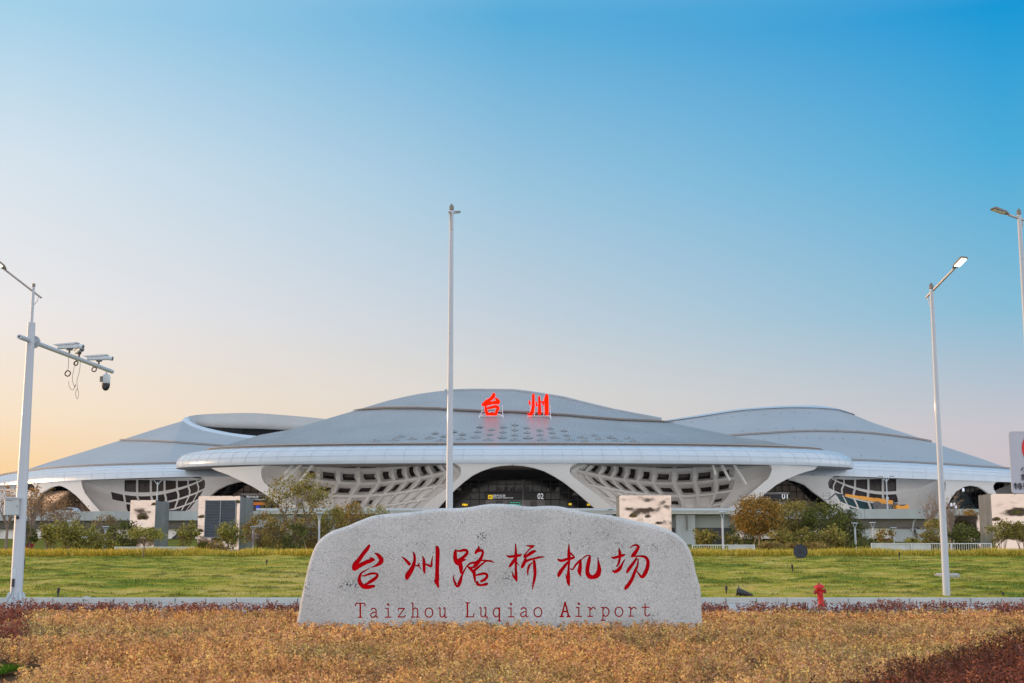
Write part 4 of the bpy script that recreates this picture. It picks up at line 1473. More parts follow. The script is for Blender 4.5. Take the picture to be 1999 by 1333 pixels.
def build_wing(side):
    left = side < 0
    root = thing("terminal_wing", "left terminal wing with an open crater in its grey roof" if left else
                 "right terminal wing with a long smooth humped grey roof", "airport terminal")
    P = LW_P if left else RW_P
    skin = lw_skin if left else rw_skin
    # --- eave: rolled panels between the traced lower edge and the traced gutter line
    low = [(p.x, p.y, p.z) for p in P]
    if left:
        TOP = [(-36, 946), (-20, 937), (0, 929.6), (25.5, 924.5), (53.6, 920.7), (102, 915), (178.6, 910.5), (255, 908), (349.5, 906), (449, 904.5), (600, 903), (720, 902)]
        LOW = [(-38, 948.6), (-22, 948.6), (0, 947.5), (25.5, 946), (53.6, 944), (102, 940.3), (178.6, 936.2), (255, 933.5), (349.5, 931), (449, 930), (600, 929), (720, 928.5)]
    else:
        TOP = [(1380, 897), (1480, 897), (1553, 898), (1666, 899.8), (1755, 903), (1831.6, 907), (1900, 911.5), (1969, 916), (2030, 923), (2075, 934), (2094, 945)]
        LOW = [(1380, 927), (1480, 927), (1553, 927.5), (1666, 930), (1755, 933.5), (1831.6, 936), (1900, 938.3), (1969, 941), (2030, 944), (2075, 947), (2095, 948.5)]
    lowp = [at_z(x, y, 16.1) for x, y in catmull(LOW, 6)]
    topp = [at(x, y, l.y + 6.5) for (x, y), l in zip(catmull(TOP, 6), lowp)]
    rows = []
    for k in range(13):
        v = k / 12 * math.pi / 2
        rows.append([Vector((l.x + (t.x - l.x) * (1 - math.cos(v)), l.y + (t.y - l.y) * (1 - math.cos(v)) - 0.15 * math.sin(2 * v), l.z + (t.z - l.z) * math.sin(v))) for l, t in zip(lowp, topp)])
    mb = MB(); mb.grid(rows)
    mb.build("fascia", M['fascia'], root, smooth='all')
    mb = MB()
    for k in (3, 5, 7, 9):
        mb.tube([p + Vector((0, -0.02, 0.02)) for p in rows[k]], 0.02, 4, caps=False)
    for i in range(0, len(lowp), 2):
        mb.tube([r[i] + Vector((0, -0.02, 0.0)) for r in rows], 0.02, 4, caps=False)
    mb.build("panel_joints", M['joint'], root, fix=False)
    mb = MB(); mb.tube([p + Vector((0, 0.1, 0.1)) for p in topp], 0.15, 6); mb.build("gutter", M['gutter'], root, fix=False)
    mb = MB(); mb.tube([p + Vector((0, 0.5, 0.42)) for p in topp], 0.09, 6); mb.build("gutter_rail", M['gutter_edge'], root, fix=False)
    mb = MB()
    mb.grid([[p + Vector((0, 0.05, 0.08)) for p in lowp], [p + Vector((0, 30, 1.2)) for p in lowp]])
    mb.build("soffit", M['soffit'], root, fix=False)
    # --- roof
    if left:
        T = [(-36, 945, 303, -36), (0, 931.5, 303, -8), (25, 924, 306, 12), (55, 915.6, 309, 40), (90, 904, 311, 70), (127.6, 892.6, 312, 104), (180, 876.5, 314, 152), (234.7, 859.5, 316, 202), (270, 848, 317, 234), (306, 836.5, 318, 266), (340, 826.5, 319, 300),
             (357, 821.5, 320, 322), (370.5, 830.5, 318, 344), (397.5, 840.5, 315, 376), (438, 848.6, 311, 420), (478.5, 854, 308, 466), (514, 857, 306, 506), (560, 860, 304, 556), (620, 864, 303, 620), (700, 870, 302, 705)]
    else:
        T = [(1280, 828, 312, 1385), (1293, 824.5, 314, 1400), (1363.8, 814.6, 316, 1440), (1442.6, 802.8, 318, 1490), (1521, 797.3, 319, 1545), (1574, 796.8, 319, 1590), (1605.5, 798, 319, 1618), (1637, 801, 318, 1645), (1666, 809.5, 318, 1670), (1704, 825, 316, 1712),
             (1755, 841.6, 313, 1766), (1806, 858, 310, 1820), (1857, 876, 306, 1872), (1908, 892.7, 302, 1924), (1969, 914, 298, 1985), (2030, 932, 293, 2040), (2090, 944, 290, 2090)]
    tl = [(x, y) for x, y in catmull(TOP, 6)]
    tl_x = [x for x, y in tl]
    topc = [at(x, y, Y) for x, y, Y, bx in T]
    botc = []
    for x, y, Y, bx in T:
        yy = float(np.interp(bx, tl_x, [q[1] for q in tl]))
        yb = float(np.interp(bx, tl_x, [p.y for p in topp]))
        botc.append(at(bx, yy, yb + 0.5) + Vector((0, 0, 0.05)))
    mb = MB(); R = loft_roof(botc, topc, 120, 24, 0.5); mb.grid(R)
    ro = mb.build("roof", M['wing_roof'], root, smooth='all', fix=False)
    bm = bmesh.new(); bm.from_mesh(ro.data); bvh = BVHTree.FromBMesh(bm); bm.free()
    def cast(px, py):
        h = bvh.ray_cast(Vector((0, 0, CAMZ)), ray(px, py).normalized())[0]
        return h
    step = [(234, 860.5), (255, 860.8), (300, 862), (349, 865), (397, 868.3), (444, 872), (500, 876)] if left else \
           [(1420, 852), (1434.7, 851), (1465, 848.5), (1495, 846.7), (1547.6, 843.5), (1600, 842.7), (1652.7, 844), (1700, 846.7), (1755, 853), (1795, 858.5), (1822, 863.5)]
    pts = [h for h in (cast(*q) for q in catmull(step, 5)) if h]
    mb = MB(); mb.tube([p + Vector((0, 0, 0.06)) for p in pts], 0.1, 6); mb.build("roof_step", M['gutter'], root, fix=False)
    mb = MB(); mb.tube([p + Vector((0, -0.1, 0.34)) for p in pts], 0.12, 6); mb.build("roof_step_rail", M['gutter_edge'], root, fix=False)
    # small snow guards / anchors in rows
    if not left:
        mb0 = None
        for px, py in [(1350, 824), (1376, 819), (1402, 816), (1430, 812.5), (1456, 810), (1492, 808.5), (1523, 806.5), (1551, 805.5), (1580, 806),
                       (1450, 842), (1480, 838), (1515, 836), (1548, 836), (1592, 837.5), (1634, 838), (1673, 840),
                       (1492, 857), (1521, 855.5), (1550, 854.5), (1575, 854.5), (1601, 855), (1624, 856), (1645, 856), (1684, 857), (1725, 861), (1681, 890), (1720, 891), (1760, 892), (1788, 893)]:
            h = cast(px, py)
            if not h: continue
            if mb0 is None:
                mb = MB(); mb.box((0, 0, 0.07), (0.5, 0.4, 0.16), taper=0.5); mb0 = mb.build("roof_hatch", M['wing_roof'], root); ob = mb0
            else:
                ob = mb0.copy(); C.objects.link(ob); ob.parent = root
            ob.location = h
    if left:
        OUTR = [(354.5, 821.5, 320), (357, 822, 320), (370.5, 830.5, 318), (397.5, 840.5, 315), (438, 848.6, 311), (478.5, 854, 308), (514, 857, 306), (560, 860, 304), (620, 864, 303), (700, 870, 302)]
        INN = [(367, 813.4, 325), (368, 815, 324), (378.6, 826, 321), (408, 836, 318), (451.5, 845, 314), (485, 849.5, 311), (514, 852.4, 309), (560, 856.5, 307), (620, 861, 306), (700, 867, 305)]
        a = [at(*q) for q in catmull(OUTR, 4)]; b = [at(*q) for q in catmull(INN, 4)]
        mb = MB(); mb.grid([a, [p.lerp(q, .5) + Vector((0, 0, .35)) for p, q in zip(a, b)], b, [q + Vector((0, 0.3, -1.2)) for q in b]])
        mb.build("crater_rim", M['fascia'], root, smooth='all', fix=False)
        WT = [(367, 813.4, 325), (371, 811.8, 329), (385, 809.8, 336), (408, 808, 342), (459, 806.3, 347), (500, 806.3, 348), (546, 809.5, 348), (600, 814, 347), (651, 819.7, 345), (720, 828, 340), (780, 838, 335)]
        WB = [(369, 818, 325), (376, 824.5, 328), (388, 829.5, 334), (408, 832.5, 339), (459, 835, 344), (500, 836, 345), (546, 838, 345), (600, 841, 344), (651, 845, 342), (720, 850, 338), (780, 855, 333)]
        a = [at(*q) for q in catmull(WT, 4)]; b = [at(*q) for q in catmull(WB, 4)]
        mb = MB(); mb.grid([a, [p.lerp(q, .5) + Vector((0, .5, 0)) for p, q in zip(a, b)], b, [q + Vector((0, 2.5, 0.0)) for q in b]])
        # outer skin of the far rim
        mb.grid([a, [q + Vector((0, 6, -0.6)) for q in a], [q + Vector((0, 30, -9)) for q in a]])
        mb.build("crater_wall", M['wing_roof2'], root, smooth='all', fix=False)
        c = [q + Vector((0, 2.2, 0)) for q in b]
        mb = MB(); mb.grid([c, [q + Vector((0, 0.3, -3.6)) for q in c]]); mb.build("crater_glazing", M['dark_glass'], root, fix=False)
        mb = MB(); mb.grid([[q + Vector((0, 0.1, -3.3)) for q in c], [q + Vector((0, -14, -6)) for q in c]]); mb.build("crater_floor", M['wing_roof2'], root, fix=False)
    else:
        OUTR = [(1286, 824, 322), (1293, 822.3, 322), (1363.8, 809.8, 323), (1442.6, 798.6, 324), (1521, 792.6, 325), (1574, 791.4, 325), (1600, 792, 325), (1626.5, 796.6, 323), (1652.7, 804.4, 320), (1668, 810.2, 318.5)]
        INN = [(1280, 828, 312.5), (1293, 824.5, 314), (1363.8, 814.6, 316), (1442.6, 802.8, 318), (1521, 797.3, 319), (1574, 796.8, 319), (1605.5, 798, 319), (1637, 801, 318), (1655, 806, 318), (1668, 810.3, 318)]
        a = [at(*q) for q in catmull(INN, 4)]; b = [at(*q) for q in catmull(OUTR, 4)]
        mb = MB(); mb.grid([[p + Vector((0, -.2, -.1)) for p in a], [p.lerp(q, .45) + Vector((0, 0, .3)) for p, q in zip(a, b)], b, [q + Vector((0, 1.5, -1.5)) for q in b], [q + Vector((0, 30, -9)) for q in b]])
        mb.build("crater_rim", M['fascia'], root, smooth='all', fix=False)
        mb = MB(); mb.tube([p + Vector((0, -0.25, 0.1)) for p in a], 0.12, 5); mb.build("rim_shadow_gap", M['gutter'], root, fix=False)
        back = [p + Vector((0, 0.2, 0)) for p in topc[7:]]
        mb = MB(); mb.grid([back, [p + Vector((0, 35, -9)) for p in back]]); mb.build("rear_roof", M['wing_roof'], root, smooth='all', fix=False)
    if left:
        back = [p + Vector((0, 0.2, 0)) for p in topc[:12]]
        mb = MB(); mb.grid([back, [p + Vector((0, 35, -9)) for p in back]]); mb.build("rear_roof", M['wing_roof'], root, smooth='all', fix=False)
    # --- facade shells
    if left:
        A1L = [(115, 938.7), (115, 947.5), (104, 949.5), (97, 952.6), (81.6, 961.5), (69, 979), (60, 1001), (57, 1010)]
        A1R = [(115, 938.7), (115, 947.5), (124, 950.3), (132.6, 955), (148, 966.6), (163, 982), (177, 997.5), (186, 1010)]
        F0R = [(57, 943.2), (63, 945), (67.5, 950), (66.5, 962), (58, 982), (50, 1000), (46, 1010)]
        F1L = [(158, 936.6), (159, 942), (161, 951), (166, 963), (178.6, 979), (196, 998.5), (206, 1010)]
        F1R = [(389, 930), (397, 934), (401, 939.5), (399.5, 952), (390, 969), (377.6, 984.5), (367, 998.5), (360, 1010)]
        A2L = [(476, 929.8), (476, 940), (465, 940.6), (443.4, 946.6), (424.5, 956), (411, 967), (388, 996.6), (380, 1010)]
        shell("facade_shell", [(F0R, A1L), (F1L, A1R)], root, skin, M['white_shell'])
        shell("facade_shell", [(F1R, A2L)], root, skin, M['white_shell'])
        VS = [-.85, -.02, .29, .60, .90, 1.2]
        WS = [0, .12, .24, .35, .46, .57, .68, .78, .87, .94, 1.0]
        def w(i, j):
            lo = {0: 3, 1: 2, 2: 3, 3: 5}
            if i in lo and lo[i] <= j <= 9:
                return (.08, .92, .10 if i else .45, .90)
            return None
        bowl(root, "lattice_shell", F1L, F1R, skin, VS, WS, w, M['white_shell'], M['pane'], 0.1, 34, 0.0, 10.0, dv=66.0, top=934)
        F00 = [(-40, 948), (-30, 960), (-20, 985), (-16, 1003)]
        bowl(root, "lattice_shell", F00, F0R, skin, [-.2, .3, .7, 1.1], [0, .5, 1], lambda i, j: None, M['white_shell'], M['pane'], .1, 10, 0, 6.0, dv=58.0, top=944)
        walls = [((50, 190), 945, 1008, 318, [(115, 997), (150, 962), (185, 1000), (185, 1006), (115, 1006)])]
        g = 'panel_sunny'
    else:
        A1R = [(1540, 927.4), (1540, 937.3), (1551, 938.6), (1571, 946), (1589, 961.5), (1607, 974), (1627.5, 992), (1640, 1008)]
        F1L = [(1630, 929.3), (1623, 932), (1617, 938.5), (1616.8, 946), (1618.6, 954), (1625, 964), (1632.6, 977), (1645, 996), (1653, 1008)]
        F1R = [(1837, 936.3), (1843, 937.5), (1847, 943.6), (1846, 955), (1844, 964), (1836.7, 979), (1831.6, 994.6), (1828, 1008)]
        A3L = [(1896, 938.2), (1896, 947.5), (1882.6, 950), (1867, 959), (1857, 971.7), (1847, 992), (1842, 1008)]
        A3R = [(1896, 938.2), (1896, 947.5), (1910.7, 950), (1921, 956), (1931, 964), (1940, 978), (1950, 1000), (1953, 1008)]
        F2L = [(1952, 940.2), (1944, 941.5), (1939, 948), (1940, 955), (1944, 961.5), (1955, 985), (1964, 1003), (1967, 1008)]
        shell("facade_shell", [(F1L, A1R)], root, skin, M['white_shell'])
        shell("facade_shell", [(F1R, A3L), (F2L, A3R)], root, skin, M['white_shell'])
        VS = [-.85, -.02, .32, .66, .98, 1.2]
        WS = [0, .05, .12, .22, .34, .47, .60, .73, .87, 1.0]
        def w(i, j):
            hi = {0: 5, 1: 5, 2: 5, 3: 4}
            lo = {0: 0, 1: 0, 2: 1, 3: 2}
            if i in hi and lo[i] <= j <= hi[i]:
                return (.08, .92, .08 if i else .45, .92)
            return None
        bowl(root, "lattice_shell", F1L, F1R, skin, VS, WS, w, M['white_shell'], lambda i: M['pane_teal'] if i >= 2 else M['pane'], 0.1, 33, 0.0, 10.0, dv=64.0, top=932)
        F22 = [(2040, 946), (2036, 960), (2030, 985), (2026, 1003)]
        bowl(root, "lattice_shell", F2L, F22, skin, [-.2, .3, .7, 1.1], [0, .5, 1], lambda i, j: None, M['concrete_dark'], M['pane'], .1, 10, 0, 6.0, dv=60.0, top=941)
        walls = [((1835, 1960), 943, 1008, 300, [(1850, 985), (1870, 965), (1890, 965), (1912, 1004), (1850, 1004)])]
    for (xa, xb), ya, yb, Y, poly in walls:
        gq = lambda px, py, y=Y: at(px, py, y)
        mb = MB(); mb.prism([gq(xa, yb), gq(xb, yb), gq(xb, ya), gq(xa, ya)], (0, .2, 0)); mb.build("glass_wall", M['dark_glass'], root)
        mb = MB()
        for px in np.arange(xa + 5, xb, 9.5):
            p, q = gq(px, ya, Y - .1), gq(px, yb, Y - .1); mb.beam(q, Vector((q.x, q.y, p.z)), .16, .2)
        for py in (960, 972, 985):
            mb.beam(gq(xa, py, Y - .1), gq(xb, py, Y - .1), .18, .15)
        mb.build("mullions", M['mullion'], root)
        if left:
            # warm metallic panes added and angled to mirror the sunset glow
            x0, x1 = at(84, 980, 314).x, at(188, 980, 306).x
            for k in range(5):
                for r_ in range(3):
                    a = Vector((x0 + (x1 - x0) * k / 5, 314 - 8.0 * k / 5, 6.9 + 2.9 * r_))
                    b = Vector((x0 + (x1 - x0) * (k + .97) / 5, 314 - 8.0 * (k + .97) / 5, 6.9 + 2.9 * r_))
                    h = Vector((0, 0, 2.8))
                    t_ = Vector((.03 * mnoise.noise((k, r_, 0)), 0, 0))
                    m2 = MB(); m2.add([a, b, b + h + t_, a + h + t_], [(0, 1, 2, 3)]); m2.build("sunset_reflector", M['reflector_glass'], root, fix=False)
        else:
            mb = MB(); mb.prism([gq(x, y, Y - .04) for x, y in poly], (0, .03, 0)); mb.build("glass_patch", M['panel_teal'], root)
        if not left:
            for px, py in ((1880.5, 956), (1857, 985), (1863, 984.5), (1866, 989)):
                p = gq(px, py, Y - .4); mb = MB(); mb.box(p, (0.45, .1, .7)); mb.build("window_light", M['cool_light'], root)
    # ground floor wall below the road deck
    mb = MB()
    if left:
        q = [Vector((-150, 231.9, 0)), Vector((-38, 224.4, 0))]
    else:
        q = [Vector((37, 214.5, 0)), Vector((130, 212.5, 0))]
    mb.prism([Vector((q[0].x, q[0].y, 3.6)), Vector((q[1].x, q[1].y, 3.6)), Vector((q[1].x, q[1].y, 6.6)), Vector((q[0].x, q[0].y, 6.6))], (0, .4, 0))
    mb.build("ground_floor_wall", M['white_shell'], root)
    if left:
        for x0, x1, sl in ((343, 392, 1), (-10, 5, 0), (45, 66, 0)):
            YW = 229.6
            a, b = at(x0, 1043, YW), at(x1, 1043, YW)
            yl = lambda x: 231.9 + (224.4 - 231.9) * (x + 150) / 112 - 0.06
            mb = MB()
            mb.prism([Vector((a.x, yl(a.x), 3.5)), Vector((b.x, yl(b.x), 3.5)), Vector((b.x, yl(b.x), 5.6)), Vector((a.x + (2.4 if sl else 0), yl(a.x + (2.4 if sl else 0)), 5.6))], (0, .1, 0))
            mb.build("dark_opening", M['dark_glass'], root)
    return root

M['wing_roof'] = pmat("wing_roof", lin(152, 156, 160), 0.5, metal=0.2, var=0.05, scale=0.1, bump=0.1, bscale=2)
M['wing_roof2'] = pmat("crater_wall", lin(166, 166, 166), 0.55, var=0.05, scale=0.2)
M['reflector_glass'] = pmat("warm_reflector", lin(214, 190, 172), 0.12, metal=.9, var=.06)
M['pane_teal'] = pmat("pane_teal", lin(36, 74, 84), 0.12, var=0.3, scale=.5)
M['panel_teal'] = pmat("panel_teal", lin(70, 96, 104), 0.3, var=0.25, scale=.6)
M['cool_light'] = pmat("cool_light", lin(230, 235, 255), 0.5, emit=(0.8, 0.85, 1.0), estr=0.9)
wing_l = build_wing(-1)
wing_r = build_wing(1)
# ------------------------------------------------------------------ elevated road in front of the terminal
DECK_Z = 8.2
def build_road():
    # side stretches: deck with parapet, girder and piers, each one thing
    for side in (-1, 1):
        if side < 0:
            a, b = Vector((-150, 229.5, 0)), Vector((-38, 222, 0))
            lab = "long concrete elevated road with plain parapet running off to the left"
        else:
            a, b = Vector((37, 212, 0)), Vector((130, 210, 0))
            lab = "concrete elevated road on flared piers running off to the right"
        root = thing("elevated_road", lab, "elevated road", (0, 0, 0))
        d = (b - a).normalized()
        n = Vector((-d.y, d.x, 0))
        up = lambda z: Vector((0, 0, z))
        mb = MB()
        L = (b - a).length
        k = int(L / 9)
        for i in range(k):
            p, q = a + d * (L * i / k + 0.02), a + d * (L * (i + 1) / k - 0.02)
            mb.prism([p + up(DECK_Z), q + up(DECK_Z), q + up(DECK_Z - 1.52), p + up(DECK_Z - 1.52)], n * 0.35)
        mb.build("parapet", M['concrete'], root)
        mb = MB()
        mb.prism([a + n * .3 + up(DECK_Z - 1.1), b + n * .3 + up(DECK_Z - 1.1), b + n * .3 + up(DECK_Z - 1.5), a + n * .3 + up(DECK_Z - 1.5)], n * 110)
        mb.build("deck", M['pale_deck'], root)
        mb = MB()
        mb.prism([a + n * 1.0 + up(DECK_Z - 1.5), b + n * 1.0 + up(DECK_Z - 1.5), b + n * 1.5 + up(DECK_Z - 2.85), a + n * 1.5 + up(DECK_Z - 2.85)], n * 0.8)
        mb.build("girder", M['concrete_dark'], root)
        if side > 0:
            for px, dark in ((1797, 0), (1752, 0), (1668, 0), (1930, 0)):
                t = at(px, 1030, a.y + 4)
                off = 0.6 if px != 1752 else 1.0
                c = Vector((t.x, a.y + off, 0))
                mb = MB()
                w0, w1, h0, h1 = 2.9, 2.4, DECK_Z - 3.15, gz(c.y) - 0.3
                pr = [(-w0 / 2 * 1.25, h0), (w0 / 2 * 1.25, h0), (w1 / 2, h1), (-w1 / 2, h1)]
                mb.prism([c + Vector((x, 0, z)) for x, z in pr], (0, 1.3, 0))
                pier = mb.build("pier", M['concrete'], root)
                bevel(pier, 0.08)
                mb = MB(); mb.box((c.x, c.y + 0.65, DECK_Z - 3.0), (2.4, 1.0, 0.3)); mb.build("bearing", M['concrete_dark'], pier)
            mb = MB()
            t = at(1789, 1012, a.y)
            mb.tube([(t.x + .1, a.y + .4, DECK_Z - 1.5), (t.x - .3, a.y + .6, DECK_Z - 2.0), (t.x - .5, a.y + .8, DECK_Z - 3.4)], 0.14, 8)
            mb.build("drain_pipe", M['white_paint'], root)
        else:
            for px in (20, 152, 232):
                t = at(px, 1040, 236)
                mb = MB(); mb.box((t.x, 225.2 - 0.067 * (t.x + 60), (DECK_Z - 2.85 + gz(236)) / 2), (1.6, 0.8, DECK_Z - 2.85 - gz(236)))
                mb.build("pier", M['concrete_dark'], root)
    # forecourt block in the middle: pale deck edge over columns and walls
    root = thing("forecourt_building", "low concrete forecourt block with pale deck edge and dark louvres below the middle hall", "building")
    Y = 200.0
    p = lambda px, py, y=Y: at(px, py, y)
    xl, xr = p(500, 1000).x, p(1446, 1000).x
    mb = MB(); zt, zb = p(1380, 992).z, p(1380, 996.5).z
    mb.box(((xl + xr) / 2, Y + 0.4, (zt + zb) / 2), (xr - xl, 0.8, zt - zb)); mb.build("deck_edge", M['fascia'], root)
    mb = MB(); zc = p(1380, 1004.5, Y + 1).z
    mb.box(((xl + xr) / 2, Y + 50.5, (zb + zc) / 2 + 0.1), (xr - xl - 1, 98, zb - zc)); mb.build("deck_soffit", M['pale_deck'], root)
    zg = gz(Y) - 0.3
    for x0, x1 in ((1320, 1357), (1433, 1442), (560, 575), (640, 655), (700, 712)):
        a, b = p(x0, 1020, Y + 2), p(x1, 1020, Y + 2)
        mb = MB(); mb.box(((a.x + b.x) / 2, Y + 3, (zc + zg) / 2), (b.x - a.x, 2, zc - zg)); mb.build("column", M['concrete'], root)
    a, b = p(500, 1020, Y + 4), p(1440, 1020, Y + 4)
    zm = p(1380, 1030, Y + 4).z
    mb = MB(); mb.box(((a.x + b.x) / 2, Y + 4.5, (zc + zm) / 2), (b.x - a.x, .6, zc - zm)); mb.build("wall", M['concrete'], root)
    zl = p(1380, 1053, Y + 4).z
    mb = MB()
    k = 0
    z = zm - 0.1
    while z > zl:
        mb.box(((a.x + b.x) / 2, Y + 4.6, z), (b.x - a.x, .25, .1)); z -= 0.22
    mb.build("louvre", M['louvre'], root)
    mb = MB(); mb.box(((a.x + b.x) / 2, Y + 4.9, (zm + zg) / 2), (b.x - a.x, .3, zm - zg)); mb.build("lower_wall", M['louvre_back'], root)
    # downpipe
    mb = MB(); t = p(1340.5, 1003, Y + 1.6); mb.tube([t, Vector((t.x, t.y, p(1340, 1035, Y + 1.6).z))], .12, 8); mb.build("downpipe", M['concrete_dark'], root)

M['pale_deck'] = pmat('pale_deck', lin(208, 205, 200), .85, var=.08)
M['louvre'] = pmat("louvre", lin(92, 96, 106), 0.5, var=.1)
M['louvre_back'] = pmat("louvre_back", lin(44, 46, 54), 0.6)
build_road()
# ------------------------------------------------------------------ lamps, masts and signs
def lamp_head(parent, c, d, lit=False, glow_name="lamp_lens"):
    """flat LED head at c pointing along d, tilted with its face down"""
    d = Vector(d).normalized()
    s = d.cross(Vector((0, 0, 1))).normalized()
    u = s.cross(d).normalized()
    o = Vector(c)
    L, W, H = 0.66, 0.30, 0.07
    mb = MB()
    prof = [(0, .28, .5), (.08, .42, .8), (.25, .85, 1), (.85, 1, 1), (.97, .9, .8), (1.0, .7, .4)]
    rows = []
    for t, w, h in prof:
        p = o + d * (L * t)
        rows.append([p - s * W / 2 * w, p - s * W / 2 * w * .9 + u * H * h, p + s * W / 2 * w * .9 + u * H * h, p + s * W / 2 * w])
    mb.grid(rows, close=True)
    mb.f.append((0, 1, 2, 3)); mb.m.append(0)
    e = (len(prof) - 1) * 4
    mb.f.append((e, e + 1, e + 2, e + 3)); mb.m.append(0)
    h = mb.build("lamp_head", M['lamp_grey'], parent)
    mb = MB()
    a, b = o + d * L * .28 - u * .012, o + d * L * .9 - u * .012
    mb.prism([a - s * W * .36, b - s * W * .36, b + s * W * .36, a + s * W * .36], u * -0.012)
    mb.build(glow_name, M['lamp_glow'] if lit else M['lens'], h)
    return h

def street_lamp(label, px, py_base, top, arm, group, Y=None, r0=0.128, r1=0.068, lit=False, offx=None):
    """tall tapering pole; top = height of the pole tip, arm = (height, back xyz, head xyz)"""
    p = ground_at(px, py_base) if Y is None else base(px, Y)
    t = thing("street_lamp", label, "street lamp", p, 0, group)
    mb = MB()
    mb.tube([(0, 0, -.1), (0, 0, 0.6), (0, 0, top - .35), (0, 0, top - .22)], [r0, r0 * .98, r1, r1], 18)
    mb.build("pole", M['white_paint'], t, smooth=True)
    mb = MB(); mb.lathe([(r1 * .8, top - .22), (r1 * 1.15, top - .2), (r1 * 1.15, top - .1), (r1 * .9, top - .06), (.02, top)], n=14)
    mb.build("pole_cap", M['lamp_grey'], t, smooth=True)
    h, back, head = arm
    mb = MB(); mb.tube([Vector(back), Vector(head)], [.045, .04], 10); mb.build("arm", M['arm_grey'], t, smooth=True)
    mb = MB()
    b = Vector(back)
    mb.tube([b.lerp(Vector((0, 0, h)), .12), b.lerp(Vector((0, 0, h - .45)), .45) + Vector((0, 0, -.08)), (0, 0, h - .75)], .018, 6); mb.build("brace", M['arm_grey'], t)
    d = (Vector(head) - b).normalized()
    lamp_head(t, Vector(head) - d * .05, d, lit)
    return t

M['lamp_grey'] = pmat("lamp_grey", lin(116, 112, 106), 0.45, metal=.4, var=.1)
M['arm_grey'] = pmat("arm_grey", lin(176, 170, 166), 0.4, metal=.3, var=.05)
M['lens'] = pmat("lens", lin(210, 205, 195), 0.2)

# right-hand lamp with a lit head
G_L = "tall white street lamps along the kerb"
p = ground_at(1848, 1162)
tip = at(1820, 552, p.y).z - p.z
def rel(px, py, Y, p): return at(px, py, Y) - p
street_lamp("tall white street lamp right of the red hydrant with its head lit", 1848, 1162, tip,
            (rel(1822, 567, p.y, p).z, rel(1808.5, 580, p.y + .3, p), rel(1863, 524, p.y - 1.0, p)), G_L, lit=True)
# far right lamp, pole cut by the picture edge
Yr = 43.6
pb = base(2032, Yr)
pt = at(1988.5, 407, Yr)
k = Vector((pt.x - pb.x, 0, 0))
t = street_lamp("white street lamp at the far right edge, its arm reaching left above the road sign", 1990, 0, pt.z - pb.z,
            (at(1990, 424, Yr).z - pb.z, Vector((at(1999.5, 429, Yr).x - pt.x, .05, at(1999.5, 429, Yr).z - pb.z)), Vector((at(1965, 420, Yr).x - pt.x, -.1, at(1965, 420, Yr).z - pb.z))), G_L, Y=Yr)
t.location = (pt.x, Yr, gz(Yr))
# middle lamp behind the stone, arm pointing away from the camera
Ym = 43.4
pt = at(882, 398, Ym)
t = street_lamp("tall white street lamp rising behind the carved stone, its arm seen end on", 876, 0, pt.z,
            (at(882, 415, Ym).z, Vector((-.05, -.35, at(882, 415, Ym).z - .08)), Vector((.06, 1.3, at(882, 415, Ym).z + .33))), G_L, Y=Ym)
t.location = (at(876.5, 980, Ym).x * .4 + pt.x * .6, Ym, 0)

